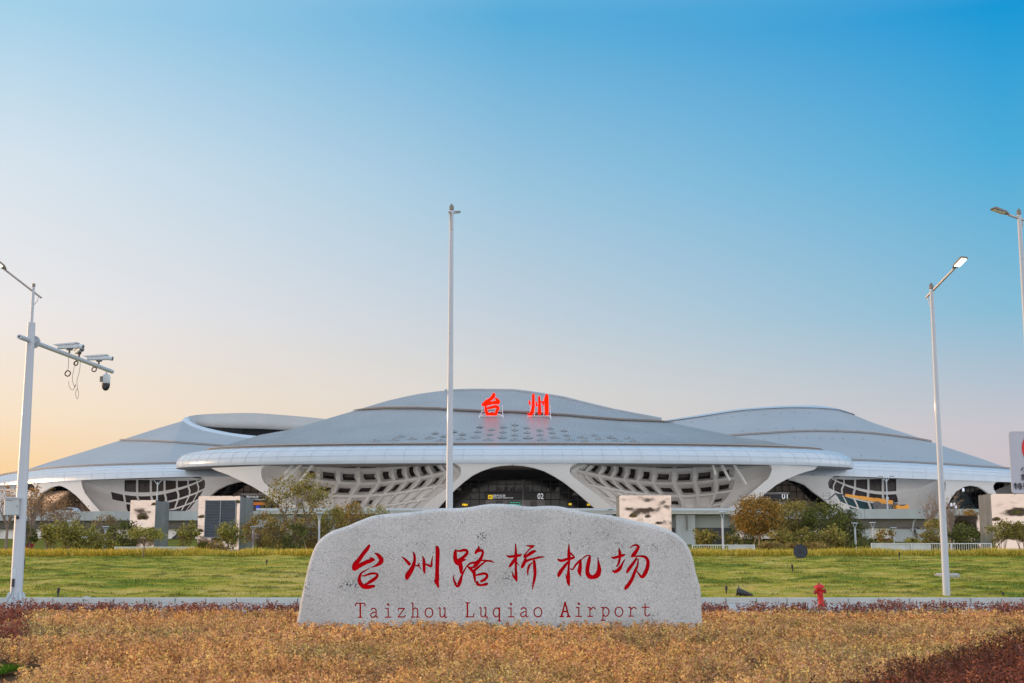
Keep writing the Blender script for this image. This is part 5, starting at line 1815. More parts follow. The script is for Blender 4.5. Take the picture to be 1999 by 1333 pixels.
# left mast: camera gantry with street lamp on top
def camera_mast():
    Y = 41.3
    p = base(30, Y); p.z = 0
    t = thing("camera_mast", "thick white mast on the left carrying a camera arm and steel box", "camera mast", p)
    def R(px, py, dy=0.0):
        return at(px, py, Y + dy) - p
    topz = R(62, 630).z
    mb = MB(); mb.tube([(0, 0, 0.02), (0, 0, 2), (0, 0, topz)], [.185, .18, .118], 20); mb.build("pole", M['white_paint'], t, smooth=True)
    tz2 = R(65, 553).z
    mb = MB(); mb.tube([(0, 0, topz - .05), (0, 0, tz2 - .15), (0, 0, tz2 - .1)], [.05, .045, .045], 12); pt_ = mb.build("lamp_pole", M['white_paint'], t, smooth=True)
    mb = MB(); mb.lathe([(.04, tz2 - .12), (.055, tz2 - .1), (.055, tz2 - .02), (.02, tz2)], n=12); mb.build("pole_cap", M['lamp_grey'], pt_)
    ax = R(65, 568)
    a, b = R(81, 581.5, .25), R(8, 525, -.8)
    off = Vector((0 - R(65, 568).x, 0, 0))
    mb = MB(); mb.tube([a + off, b + off], .032, 10); mb.build("arm", M['arm_grey'], t, smooth=True)
    mb = MB(); mb.tube([(a + off).lerp(b + off, .08), (.12, .08, tz2 - .55), (0, 0, tz2 - .75)], .012, 6); mb.build("brace", M['arm_grey'], t)
    d = (b - a).normalized()
    lamp_head(t, b + off - d * .06, d, True)
    # horizontal arm through the mast; slopes in the picture because it comes towards the camera
    z = R(62, 665).z
    offx = -R(62, 665).x
    e0 = Vector((R(38, 658).x + offx, 0.55, z + .03)); 
    q = at(219, 726, Y - 3.0) - p
    # a level bar running to the right and towards the camera
    l = Vector((q.x + offx * .3, -2.2, z))
    e1 = at_z(219, 726, p.z + z) - p
    e0 = at_z(38, 658, p.z + z) - p
    c = Vector((0, 0, z))
    sh = c - (at_z(60, 666, p.z + z) - p)
    e0, e1 = e0 + Vector((sh.x, sh.y, 0)), e1 + Vector((sh.x, sh.y, 0))
    mb = MB(); mb.tube([e0, e1], .075, 14); arm = mb.build("camera_arm", M['white_paint'], t, smooth=True)
    dd = (e1 - e0).normalized()
    mb = MB(); mb.tube([e0 - dd * .012, e0 - dd * .002], [.03, .03], 10); mb.build("arm_end_hole", M['black'], arm)
    fl = c + dd * .26
    mb = MB(); mb.tube([fl - dd * .03, fl + dd * .03], [.2, .2], 20); mb.build("flange", M['white_paint'], t, smooth=True)
    mb = MB(); mb.tube([c, fl], .1, 14); mb.build("arm_socket", M['white_paint'], t, smooth=True)
    def on_arm(px, py):
        tt = (px - px_of(p + e0)[0]) / (px_of(p + e1)[0] - px_of(p + e0)[0])
        return e0 + (e1 - e0) * tt
    # steel box half-way up
    zc = R(30, 945).z
    bw, bh, bd = .92, 1.0, .36
    bx = R(32, 945).x + .0
    z0, z1 = R(30, 1006).z, R(30, 974).z
    bc = Vector((R(30.5, 985).x, -.30, (z0 + z1) / 2))
    rb = math.radians(24)
    mb = MB(); mb.box(bc, (.44, .34, z1 - z0), rz=rb); box = mb.build("steel_box", M['box_grey'], t); bevel(box, .01)
    mb = MB(); mb.box((bc.x, bc.y, z1 + .02), (.52, .42, .045), rz=rb); mb.build("box_lid", M['white_paint'], box)
    f = lambda u, w_, z: (bc.x + u * math.cos(rb) + w_ * math.sin(rb), bc.y + u * math.sin(rb) - w_ * math.cos(rb), z)
    mb = MB(); mb.box(f(.14, .18, bc.z + .02), (.03, .03, .07), rz=rb); mb.build("latch", M['grey_metal'], box)
    mb = MB(); mb.box(f(-.1, .172, z1 - .06), (.18, .01, .012), rz=rb); mb.build("vent_slot", M['black'], box)
    mb = MB(); mb.box(f(.2, .172, bc.z), (.006, .01, z1 - z0 - .02), rz=rb); mb.build("door_seam", M['cam_dark'], box)
    mb = MB(); mb.tube([(-.02, -.2, R(30, 1011).z), (-.02, -.16, R(30, 1011).z)], .05, 10); mb.build("cable_hole", M['black'], t)
    # foot: base plate with stiffener fins, cable and hatch
    mb = MB(); mb.box((0, 0, .03), (.8, .8, .05)); mb.build("base_plate", M['white_paint'], t)
    for k in range(6):
        a_ = k * math.pi / 3 + .3
        u = Vector((math.cos(a_), math.sin(a_), 0)); s = Vector((-u.y, u.x, 0)) * .015
        mb = MB()
        mb.prism([u * .17 + Vector((0, 0, .45)) - s, u * .23 + Vector((0, 0, .45)) - s, u * .38 + Vector((0, 0, .05)) - s, u * .17 + Vector((0, 0, .05)) - s], s * 2)
        mb.build("stiffener", M['fin_blue'], t)
    mb = MB(); mb.box((-.03, -.175, 1.0), (.1, .03, .34)); mb.build("cable_cover", M['fin_blue'], t)
    mb = MB(); mb.tube([(-.04, -.2, .86), (-.04, -.21, .62)], .045, 10); mb.build("cable_gland", M['black'], t)
    mb = MB(); mb.tube([(-.04, -.21, .62), (-.06, -.26, .4), (-.16, -.34, .15), (-.2, -.38, 0.0)], .02, 8); mb.build("cable", M['grey_metal'], t)
    return t, p, on_arm

def surveillance(t_label, c, kind, ang, group=None):
    t = thing("surveillance_camera", t_label, "camera", c, ang, group)
    if kind == 'dome':
        mb = MB(); mb.tube([(0, 0, -.07), (0, 0, -.2)], .03, 10); mb.build("bracket", M['white_paint'], t)
        mb = MB(); mb.lathe([(.05, -.16), (.13, -.2), (.15, -.26), (.15, -.5), (.14, -.52)], n=20); mb.build("housing", M['cam_grey'], t, smooth=True)
        mb = MB(); mb.lathe([(.145, -.5), (.15, -.56), (.135, -.66), (.09, -.74), (.03, -.775), (.001, -.78)], n=20); d = mb.build("dome", M['black'], t, smooth=True)
        mb = MB(); mb.tube([(.05, -.10, -.64), (.055, -.135, -.645)], [.055, .05], 12); mb.build("lens", M['lens_glass'], d)
        mb = MB(); mb.box((-.085, -.11, -.36), (.13, .1, .2)); mb.build("lamp_panel", M['cam_dark'], t)
        return t
    # box camera in a housing with a hood
    L = .78
    mb = MB(); mb.box((0, 0, .20), (L, .17, .14)); h = mb.build("housing", M['cam_grey'], t); bevel(h, .02)
    mb = MB()
    pr = [(-L / 2 - .14, .285), (L / 2 - .04, .325), (L / 2 - .04, .305), (L / 2 - .1, .27), (-L / 2 - .08, .245), (-L / 2 - .14, .27)]
    mb.prism([Vector((x, -.115, z)) for x, z in pr], (0, .23, 0)); mb.build("hood", M['cam_grey'], t)
    mb = MB(); mb.tube([(L / 2, 0, .2), (L / 2 + .16, 0, .17)], [.075, .085], 14); mb.build("lens_tube", M['cam_grey'], t, smooth=True)
    mb = MB(); mb.tube([(L / 2 + .155, 0, .17), (L / 2 + .17, 0, .168)], [.07, .06], 14); mb.build("lens", M['lens_glass'], t)
    mb = MB(); mb.box((0.04, 0, .10), (.16, .12, .06)); mb.tube([(0.04, 0, .1), (0.04, 0, -.02)], .035, 8); mb.box((.12, -.03, .11), (.1, .06, .05)); mb.build("bracket", M['cam_dark'], t)
    return t

M['box_grey'] = pmat("box_grey", lin(168, 176, 178), 0.45, var=.05, streak=True)
M['fin_blue'] = pmat("fin_paint", lin(178, 190, 196), 0.4)
M['cam_grey'] = pmat("camera_grey", lin(188, 196, 202), 0.4)
M['cam_dark'] = pmat("camera_dark", lin(92, 88, 88), 0.5, var=.2)
M['lens_glass'] = pmat("lens_glass", lin(70, 74, 82), 0.1)
mast, mp, on_arm = camera_mast()
GC = "surveillance cameras on the mast's arm"
surveillance("grey box camera nearest the mast, seen from its broad side above two hanging cables", Vector(mp) + on_arm(125, 690) + Vector((0, 0, .09)), 'box', math.radians(-14), GC)
surveillance("pinkish lit box camera beside it, turned towards the viewer over the arm", Vector(mp) + on_arm(146, 697) + Vector((0, 0, .09)), 'box', math.radians(-62), GC)
surveillance("grey box camera with hood near the outer end of the arm, pointing right", Vector(mp) + on_arm(186, 713) + Vector((0, 0, .09)), 'box', math.radians(-8), GC)
surveillance("hanging dome camera with black ball under the tip of the arm", Vector(mp) + on_arm(206, 722), 'dome', math.radians(-25), GC)
def cables():
    GH = "cables hanging from the camera arm"
    def loop(label, px, dz, r, tail):
        c = Vector(mp) + on_arm(px, 0)
        t = thing("cable_coil", label, "cable", c, 0, GH)
        mb = MB()
        pts = [(r * math.cos(a), 0.02 * math.sin(a * 3), -dz + r * math.sin(a)) for a in np.linspace(math.pi / 2, math.pi * 4.4, 40)]
        mb.tube(pts, .022, 6); mb.build("coil", M['cable_brown'], t, smooth=True)
        mb = MB(); mb.tube([(0, 0, -.07), (.01, 0, -dz / 2), (0, 0, -dz + r)], .009, 5); mb.build("lead", M['cam_dark'], t)
        if tail:
            mb = MB(); mb.tube([Vector(q) for q in catmull(tail, 6)], .008, 5); mb.build("loose_wire", M['cam_dark'], t)
    loop("coiled brown cable hanging lowest below the first camera", 126, .62, .09, None)
    loop("short brown cable coil tight under the arm with two long loose wires", 141, .18, .07,
         [(-.02, 0, -.1), (-.08, 0, -.5), (-.1, .02, -.75), (0, 0, -1.0), (.02, 0, -.9), (-.05, 0, -1.1), (-.18, 0, -1.0), (-.22, 0, -.8)])
    loop("small brown cable loop under the outer box camera", 179, .16, .08, None)
    c = Vector(mp) + on_arm(146, 0)
    t = thing("loose_cable", "thin pale wire hanging furthest down from the middle of the arm", "cable", c, 0, GH)
    mb = MB(); mb.tube([Vector(q) for q in catmull([(.06, 0, -.05), (.05, 0, -.4), (-.02, 0, -.75), (.0, 0, -1.0), (-.05, 0, -1.2), (.02, 0, -1.38), (.06, 0, -1.2), (0, 0, -1.0)], 6)], .008, 5)
    mb.build("wire", M['cam_dark'], t)
M['cable_brown'] = pmat("cable_brown", lin(104, 70, 60), 0.6)
cables()

# ------------------------------------------------------------------ road sign cut by the right edge
def road_sign():
    Y = 42.6
    a, b = at(1969, 842, Y), at(1979, 963, Y)
    x0 = (a.x + at(1976, 963, Y).x) / 2
    zt, zb = a.z, b.z
    w = 2.9
    t = thing("road_sign", "big grey road sign with red ring and black characters at the right edge", "road sign", (x0 + w / 2, Y, gz(Y)))
    g = gz(Y)
    zc, h = (zt + zb) / 2 - g, zt - zb
    mb = MB()
    r = .09
    pts = []
    for cx, cz, a0 in ((w / 2 - r, h / 2 - r, 0), (-w / 2 + r, h / 2 - r, 90), (-w / 2 + r, -h / 2 + r, 180), (w / 2 - r, -h / 2 + r, 270)):
        for k in range(6):
            q = math.radians(a0 + k * 18)
            pts.append(Vector((cx + r * math.cos(q), 0, zc + cz + r * math.sin(q))))
    mb.prism(pts, (0, .05, 0))
    bo = mb.build("board", M['sign_grey'], t)
    mb = MB()
    cz = at(1998, 876, Y).z - g
    cx = at(1994.5, 876, Y).x - (x0 + w / 2) + .62
    n = 40
    ringo = [(cx + .62 * math.cos(2 * math.pi * k / n), -.012, cz + .62 * math.sin(2 * math.pi * k / n)) for k in range(n)]
    ringi = [(cx + .47 * math.cos(2 * math.pi * k / n), -.012, cz + .47 * math.sin(2 * math.pi * k / n)) for k in range(n)]
    mb.grid([ringo, ringi], close=True)
    mb.build("red_ring", M['sign_red'], bo, fix=False)
    mb = MB()
    mb.tube([(w * .1, .16, -.2), (w * .1, .16, zc + h / 2 - .1)], .09, 14); mb.build("post", M['white_paint'], t, smooth=True)
    T = Vector((x0 + w / 2, Y, g))
    for s, px, py, hpx in (("小", 1993.2, 921.5, 12), ("禁", 1993.6, 937.5, 12.5), ("特殊", 1979.6, 955.4, 13)):
        q = at(px, py, Y - .012)
        o = text(s, Vector((q.x, Y - .012, q.z)) - T, hpx / (F / Y) , M['black'], bo, name="character")
    mb = MB(); mb.box((0, -.004, at(1985, 885, Y).z - g), (w - .04, .006, .012)); mb.build("seam", M['sign_seam'], bo)
M['sign_grey'] = pmat("sign_face_grey", lin(172, 172, 182), 0.5, var=.03)
M['sign_red'] = pmat("sign_red", lin(206, 14, 20), 0.45)
M['sign_seam'] = pmat("sign_seam", lin(190, 190, 198), 0.5)
road_sign()

# ------------------------------------------------------------------ hydrant and small things on the lawn
def hydrant():
    Y = 41.8
    p = base(1604, Y); p.z = 0
    t = thing("fire_hydrant", "leaning bright red fire hydrant in front of the kerb", "fire hydrant", p)
    t.rotation_euler = (0, math.radians(-5.5), 0)
    H = at(1599, 1137, Y).z
    k = H / .80
    mb = MB(); mb.lathe([(.14, 0), (.14, .03), (.1, .05), (.095, .1), (.088, .12), (.085, .55), (.1, .57), (.1, .6)], n=24); b = mb.build("barrel", M['red_paint'], t, smooth=True)
    mb = MB(); mb.lathe([(.1, .6), (.155, .615), (.16, .64), (.145, .68), (.11, .715), (.06, .735), (.045, .74)], n=24); c = mb.build("bonnet", M['red_paint'], t, smooth=True)
    mb = MB(); mb.tube([(0, 0, .735), (0, 0, .80)], [.04, .032], 6); mb.build("operating_nut", M['red_dark'], c)
    for s in (-1, 1):
        mb = MB(); mb.tube([(s * .06, -.01, .5), (s * .12, -.02, .5)], [.05, .05], 14); nz = mb.build("outlet", M['red_paint'], t, smooth=True)
        mb = MB(); mb.tube([(s * .12, -.02, .5), (s * .125, -.02, .5), (s * .17, -.025, .5), (s * .185, -.026, .5)], [.06, .07, .07, .045], 12); mb.build("outlet_cap", M['red_dark'], nz, smooth=True)
    mb = MB(); mb.tube([(0, -.08, .45), (0, -.13, .45)], [.055, .06], 12); mb.build("front_outlet", M['red_paint'], t, smooth=True)
    t.scale = (k * 1.15, k * 1.15, k)
hydrant_mat = pmat("red_dark", lin(130, 10, 10), 0.5, var=.1); M['red_dark'] = hydrant_mat
hydrant()

def stakes():
    G = "black stake lights stuck in the lawn"
    spots = [(112, 1168, 1147, 4, "black leaning stake light nearest the camera mast by the kerb"),
             (47, 1109, 1092, -2, "black stake light just right of the mast near the top of the lawn"),
             (520, 1105, 1092, 3, "black stake light at the top of the lawn just left of the stone"),
             (1418, 1159, 1144, 0, "black stake light between the stone and the dark cone"),
             (1547.5, 1118, 1102, -3, "black stake light below the round black disc"),
             (1756, 1091, 1078, 0, "short black stake light in the yellow grass left of the right lamp"),
             (1958, 1162, 1156, 0, "low black stake light right of the lamp, barely above the grass")]
    for px, yb, yt, lean, lab in spots:
        p = ground_at(px, yb)
        h = at(px, yt, p.y).z - p.z
        t = thing("stake_light", lab, "garden light", p, 0, G)
        t.rotation_euler = (0, math.radians(lean), 0)
        mb = MB(); mb.tube([(0, 0, -.05), (0, 0, h * .55)], [.018, .03], 8); mb.build("spike", M['black'], t)
        mb = MB(); mb.tube([(0, 0, h * .5), (0, 0, h * .55), (0, 0, h * .98), (0, 0, h)], [.03, .045, .05, .05], 12); mb.build("lamp_body", M['black'], t, smooth=True)
stakes()

def oddments():
    # black cone-shaped lamp housing lying on its side
    p = ground_at(1455, 1163)
    t = thing("lamp_cone", "black cone shaped lamp housing lying on its side on the grass", "garden light", p, 0)
    t.rotation_euler = (0, 0, math.radians(-14))
    L = .56
    prof = [(0, .125), (.015, .14), (.06, .145), (.08, .132), (.25, .105), (.45, .055), (L, .012)]
    mb = MB(); mb.tube([(x - L / 2, 0, .135 - .13 * (x / L) * .95) for x, r in prof], [r for x, r in prof], 20); mb.build("housing", M['black'], t, smooth=True)
    mb = MB(); mb.tube([(-L / 2 - .004, 0, .136), (-L / 2 + .002, 0, .136)], [.115, .115], 18); mb.build("lens", M['lens_glass'], t)
    mb = MB(); mb.tube([(-L / 2 + .07, 0, .26), (-L / 2 + .06, 0, .34)], [.03, .02], 8); mb.build("bracket", M['cam_dark'], t)
    # round black spoked disc at the upper edge of the lawn
    p = ground_at(1563, 1089)
    R = (1089 - 1064) / 2 / (F / p.y)
    t = thing("cable_reel", "round black spoked disc standing on edge at the top of the lawn", "reel", p, math.radians(-8))
    c = Vector((0, 0, R))
    mb = MB(); mb.tube([c + Vector((0, .05, 0)), c + Vector((0, -.02, 0))], [R, R], 36); d = mb.build("disc", M['disc_blue'], t)
    n = 36
    mb = MB()
    ro = [c + Vector((R * 1.02 * math.cos(2 * math.pi * k / n), -.035, R * 1.02 * math.sin(2 * math.pi * k / n))) for k in range(n)]
    mb.tube(ro + [ro[0]], .025, 6, caps=False); mb.build("rim", M['black'], t)
    for k in range(8):
        a = k * math.pi / 4 + .25
        mb = MB(); mb.beam(c + Vector((.05 * math.cos(a), -.035, .05 * math.sin(a))), c + Vector((R * math.cos(a), -.035, R * math.sin(a))), .03, .03); mb.build("spoke", M['black'], t)
    mb = MB(); mb.tube([c + Vector((0, -.02, 0)), c + Vector((0, -.06, 0))], [.1, .08], 14); mb.build("hub", M['black'], t)
    # pale manhole cover behind the lamp
    p = ground_at(1849, 1126)
    t = thing("manhole", "pale round manhole cover in the lawn behind the right lamp", "manhole", p + Vector((0, 0, .06)))
    mb = MB(); mb.lathe([(.52, -.15), (.52, .05), (.46, .06)], n=28); mb.build("ring", M['paving'], t)
    mb = MB(); mb.lathe([(.44, .055), (.43, .085), (.1, .09)], n=28); mb.build("lid", M['white_paint'], t)
    # small rock on the kerb
    p = ground_at(170, 1173)
    mb = bmesh.new(); bmesh.ops.create_icosphere(mb, subdivisions=3, radius=.17)
    for v in mb.verts:
        v.co *= 1 + .35 * mnoise.noise(v.co * 7)
        v.co.z *= .55
    me = bpy.data.meshes.new("rock"); mb.to_mesh(me); mb.free(); me.materials.append(M['paving']); me.polygons.foreach_set("use_smooth", [True] * len(me.polygons))
    tag(link("rock", me, None, p + Vector((0, 0, .06))), "small pale grey rock lying at the edge of the lawn near the mast", "rock")
    # unclear dark red figure at far left is put in as a shrub
    # white board lying on the grass
    p = base(27, 84)
    mb = MB(); mb.box((0, 0, .12), (1.0, .3, .05)); mb.box((-.35, 0, .05), (.06, .28, .1)); mb.box((.35, 0, .05), (.06, .28, .1))
    o = mb.build("white_bench", M['white_paint'], None, loc=p); tag(o, "low white slab bench half hidden behind the mast", "bench")
M['disc_blue'] = pmat("disc_blue", lin(40, 50, 74), 0.5, var=.1)
oddments()
# ------------------------------------------------------------------ red rooftop characters
TAI = [[(350,200,34),(330,250,35),(270,305,31),(200,350,37),(128,412,26)], [(130,410,26),(220,388,34),(320,368,28),(400,360,34),(455,370,20)],
       [(372,268,6),(410,305,26),(450,345,24),(430,388,20)],
       [(180,440,16),(190,520,27),(220,600,28),(238,625,12)], [(200,482,16),(300,460,27),(390,442,27),(445,470,24)],
       [(440,475,24),(405,540,26),(390,605,24)], [(222,602,28),(300,595,26),(392,603,24)]]
ZHOU = [[(1058,335,16),(1072,398,18)], [(1140,210,25),(1140,350,29),(1135,470,31),(1110,560,33),(1070,620,34),(1036,585,12)],
        [(1195,348,10),(1212,425,20)], [(1255,248,20),(1264,400,28),(1266,580,36)], [(1290,350,14),(1330,358,18),(1335,402,16)], [(1335,395,14),(1352,338,12)],
        [(1410,215,30),(1402,300,44),(1405,420,42),(1410,590,38)]]
def roof_chars():
    bm = bmesh.new(); bm.from_mesh(hall_roof.data); bvh = BVHTree.FromBMesh(bm); bm.free()
    G = "lit red characters on the hall roof"
    for nm, ST_, x0, x1, yb, lab in (("台", TAI, 936, 982, 812, "glowing red character 台 on a white roof frame, the left one of the pair"),
                                     ("州", ZHOU, 1030, 1075, 812, "glowing red character 州 of three upright strokes on a white roof frame")):
        h = bvh.ray_cast(Vector((0, 0, CAMZ)), ray((x0 + x1) / 2, yb + 3).normalized())[0]
        Y = h.y
        t = thing("rooftop_character", lab, "sign character", h, 0, G)
        mb = MB()
        for s in ST_:
            c = catmull([(930 + x / 10.256, 750 + y / 10.256, w / 10.256) for x, y, w in s], 5)
            rows = []
            e0 = (c[0][0] - c[1][0], c[0][1] - c[1][1]); e1 = (c[-1][0] - c[-2][0], c[-1][1] - c[-2][1])
            def nrm(e):
                l = math.hypot(*e) or 1
                return e[0] / l, e[1] / l
            e0, e1 = nrm(e0), nrm(e1)
            c = [(c[0][0] + e0[0] * c[0][2] * .8, c[0][1] + e0[1] * c[0][2] * .8, c[0][2] * .45)] + c + [(c[-1][0] + e1[0] * c[-1][2] * .8, c[-1][1] + e1[1] * c[-1][2] * .8, c[-1][2] * .45)]
            for i, (x, y, w) in enumerate(c):
                p0, p1 = c[max(i - 1, 0)], c[min(i + 1, len(c) - 1)]
                tx, ty = nrm((p1[0] - p0[0], p1[1] - p0[1]))
                A = at(x - ty * w, y + tx * w, Y) - h; B = at(x + ty * w, y - tx * w, Y) - h; M_ = at(x, y, Y) - h
                dz = Vector((0, .5, 0))
                rows.append([A, M_ + Vector((0, -.06, 0)), B, B + dz, A + dz])
            mb.grid(rows, close=True)
            o_ = len(mb.v) - 5 * len(rows)
            mb.f += [tuple(o_ + k for k in range(5)), tuple(len(mb.v) - 5 + k for k in range(5))]; mb.m += [0, 0]
        mb.build("letter", M['red_glow'], t)
        fr = MB()
        L0, L1 = at(x0, yb, Y) - h, at(x1, yb, Y) - h
        B0, B1 = at(x0 + 5, yb - 9, Y + 3) - h, at(x1 - 1, yb - 9, Y + 3) - h
        for a, b in ((L0, L1), (L0, B0), (L1, B1), (B0, B1), (L0, (B0 + B1) / 2), (L1, (B0 + B1) / 2)):
            fr.beam(a, b, .1, .1)
        for p in (L0, L1):
            fr.beam(p, p + Vector((0, 0, -1.0)), .22, .22)
        for p in (B0, B1):
            fr.beam(p + Vector((0, 0, 1.2)), p + Vector((0, 0, -2.4)), .14, .14)
        for u in (.3, .7):
            p = L0.lerp(L1, u) + Vector((0, .6, 0))
            fr.beam(p, p + Vector((0, 0, 3.6)), .14, .14)
            fr.beam(p + Vector((0, 0, 3)), p + Vector((0, 3.0, 0)), .1, .1)
        fr.build("frame", M['frame_white'], t)
M['frame_white'] = pmat("frame_white", lin(214, 222, 228), 0.4)
roof_chars()

# ------------------------------------------------------------------ mirror-clad shafts in the planting
def mirror():
    m = bpy.data.materials.new("rippled_mirror_steel")
    m.use_nodes = True
    N, L = m.node_tree.nodes, m.node_tree.links
    b = N["Principled BSDF"]
    b.inputs["Base Color"].default_value = (0.62, 0.58, 0.56, 1)
    b.inputs["Metallic"].default_value = 1.0
    b.inputs["Roughness"].default_value = 0.09
    tc_ = N.new("ShaderNodeTexCoord")
    hs = []
    for sc, st in ((0.5, 0.03), (1.7, 0.006), (6.0, 0.0008)):
        n = N.new("ShaderNodeTexNoise")
        n.inputs["Scale"].default_value = sc
        n.inputs["Detail"].default_value = 1.5
        L.new(tc_.outputs["Object"], n.inputs["Vector"])
        k = N.new("ShaderNodeMath"); k.operation = 'MULTIPLY'; k.inputs[1].default_value = st
        L.new(n.outputs[0], k.inputs[0])
        hs.append(k.outputs[0])
    a = N.new("ShaderNodeMath"); L.new(hs[0], a.inputs[0]); L.new(hs[1], a.inputs[1])
    a2 = N.new("ShaderNodeMath"); L.new(a.outputs[0], a2.inputs[0]); L.new(hs[2], a2.inputs[1])
    bp = N.new("ShaderNodeBump"); bp.inputs["Strength"].default_value = 1.0; bp.inputs["Distance"].default_value = 1.0
    L.new(a2.outputs[0], bp.inputs["Height"])
    L.new(bp.outputs[0], b.inputs["Normal"])
    # sparse brown spots
    n = N.new("ShaderNodeTexNoise"); n.inputs["Scale"].default_value = 1.6; n.inputs["Detail"].default_value = 4
    L.new(tc_.outputs["Object"], n.inputs["Vector"])
    r = N.new("ShaderNodeValToRGB")
    r.color_ramp.elements[0].position = 0.74; r.color_ramp.elements[0].color = (0.37, 0.315, 0.28, 1)
    r.color_ramp.elements[1].position = 0.79; r.color_ramp.elements[1].color = (0.2, 0.14, 0.12, 1)
    L.new(n.outputs[0], r.inputs[0]); L.new(r.outputs[0], b.inputs["Base Color"])
    return m
M['mirror'] = mirror()
M['mirror_side'] = pmat('dull_steel', lin(150, 154, 160), .38, metal=.9, var=.25, scale=1.2, streak=True, bump=.2, bscale=3)
def shaft(label, x0, x1, yt, Y, depth, side, louvre=None, seed=0, dents=(), wob=.008):
    """x0..x1 = front face in the photo; side = which flank shows"""
    G = "mirror clad shafts among the shrubs"
    a, b = at(x0, yt, Y), at(x1, yt, Y)
    p = Vector(((a.x + b.x) / 2, Y, gz(Y) - .1))
    w, h = b.x - a.x, a.z - p.z
    t = thing("mirror_shaft", label, "ventilation shaft", p, 0, G)
    # front and flanks as dented sheets
    def sheet(o, u, v, nu, nv, nrm, amp):
        rows = []
        for i in range(nv + 1):
            row = []
            for j in range(nu + 1):
                s, r = j / nu, i / nv
                q = o + u * s + v * r
                e = min(s, 1 - s, r, 1 - r) * 6
                d = amp * min(e, 1) * (mnoise.noise(q * 0.8 + Vector((seed * 7.1, 0, 0))) + 0.5 * mnoise.noise(q * 1.9 + Vector((0, seed * 3.3, 0))))
                if nrm.y < -.5:
                    for ds, dr, rad, am in dents:
                        k = math.hypot((s - ds) * w, (r - dr) * h * 1.25) / rad
                        d -= .5 * am * math.exp(-k ** 2.5)
                row.append(q + nrm * d)
            rows.append(row)
        mb = MB(); mb.grid(rows); return mb
    up = Vector((0, 0, h))
    sheet(Vector((-w / 2, 0, 0)), Vector((w, 0, 0)), up, 40, 64, Vector((0, -1, 0)), wob).build("front_face", M['mirror'], t, smooth='all', fix=False)
    for s in (-1, 1):
        sheet(Vector((s * w / 2, 0, 0)), Vector((0, depth, 0)), up, 16, 40, Vector((s, 0, 0)), .03).build("side_face", M['mirror_side'], t, smooth='all', fix=False)
    mb = MB(); mb.prism([(-w / 2, 0, h), (w / 2, 0, h), (w / 2, depth, h), (-w / 2, depth, h)], (0, 0, -.05)); mb.build("top", M['mirror'], t)
    mb = MB(); mb.prism([(-w / 2, depth, 0), (w / 2, depth, 0), (w / 2, depth, h - .05), (-w / 2, depth, h - .05)], (0, .03, 0)); mb.build("back_face", M['mirror'], t)
    if louvre:
        lx0, lx1, ly0, ly1 = louvre
        A, B = at(lx0, ly0, Y) - p, at(lx1, ly1, Y) - p
        mb = MB(); mb.box(((A.x + B.x) / 2, -.06, (A.z + B.z) / 2), (B.x - A.x, .04, A.z - B.z)); lv = mb.build("louvre", M['louvre_back'], t)
        mb = MB()
        n = 24
        for k in range(n):
            z = B.z + (A.z - B.z) * (k + .5) / n
            mb.add([(A.x, -.09, z - .05), (B.x, -.09, z - .05), (B.x, -.13, z), (A.x, -.13, z), (A.x, -.08, z + .03), (B.x, -.08, z + .03)], [(0, 1, 2, 3), (3, 2, 5, 4)])
        mb.build("slats", M['slat'], lv, fix=False)
        mb = MB()
        for x in (A.x, (A.x + B.x) / 2, B.x): mb.box((x, -.11, (A.z + B.z) / 2), (.05, .08, A.z - B.z))
        for z in (A.z, B.z): mb.box(((A.x + B.x) / 2, -.112, z), (B.x - A.x + .05, .08, .05))
        mb.build("louvre_frame", M['grey_metal'], lv)
    return t
M['slat'] = pmat("slat", lin(126, 134, 148), 0.35, metal=.5)
shaft("mirror shaft with one dark dent and a blue grey flank, furthest left", 255, 304, 976, 104, 4.2, 1, seed=1, dents=((.5, .62, .4, .07), (.95, .9, .15, .04), (.05, .35, .25, .08), (.9, .4, .25, .08)))
shaft("mirror shaft with a big slatted grille, left of the sparse staked tree", 388, 469, 968, 97, 5.0, 1, (402, 459, 977, 1049), seed=2, dents=((.93, .87, .16, .06), (.08, .62, .14, .05), (.06, .38, .14, .05), (.15, .06, .5, .1)))
shaft("rippled pink golden mirror shaft rising just behind the stone's right shoulder", 1209, 1310, 967, 100, 3.0, -1, seed=3, wob=.022, dents=((.25, .62, .2, .03), (.55, .6, .26, .035), (.75, .5, .2, .03)))
shaft("low mirror shaft with a small dent, beside the right lamp pole", 1862, 1914, 1006, 106, 2.4, -1, seed=4, dents=((.3, .72, .3, .12), (.8, .4, .4, .1)))
shaft("tall mirror shaft with a large golden dent at the right edge", 1934, 2050, 964, 97, 2.6, -1, seed=5, dents=((.42, .62, .55, .065), (.08, .55, .2, .05), (.3, .25, .5, .07), (.6, .2, .5, .07)))

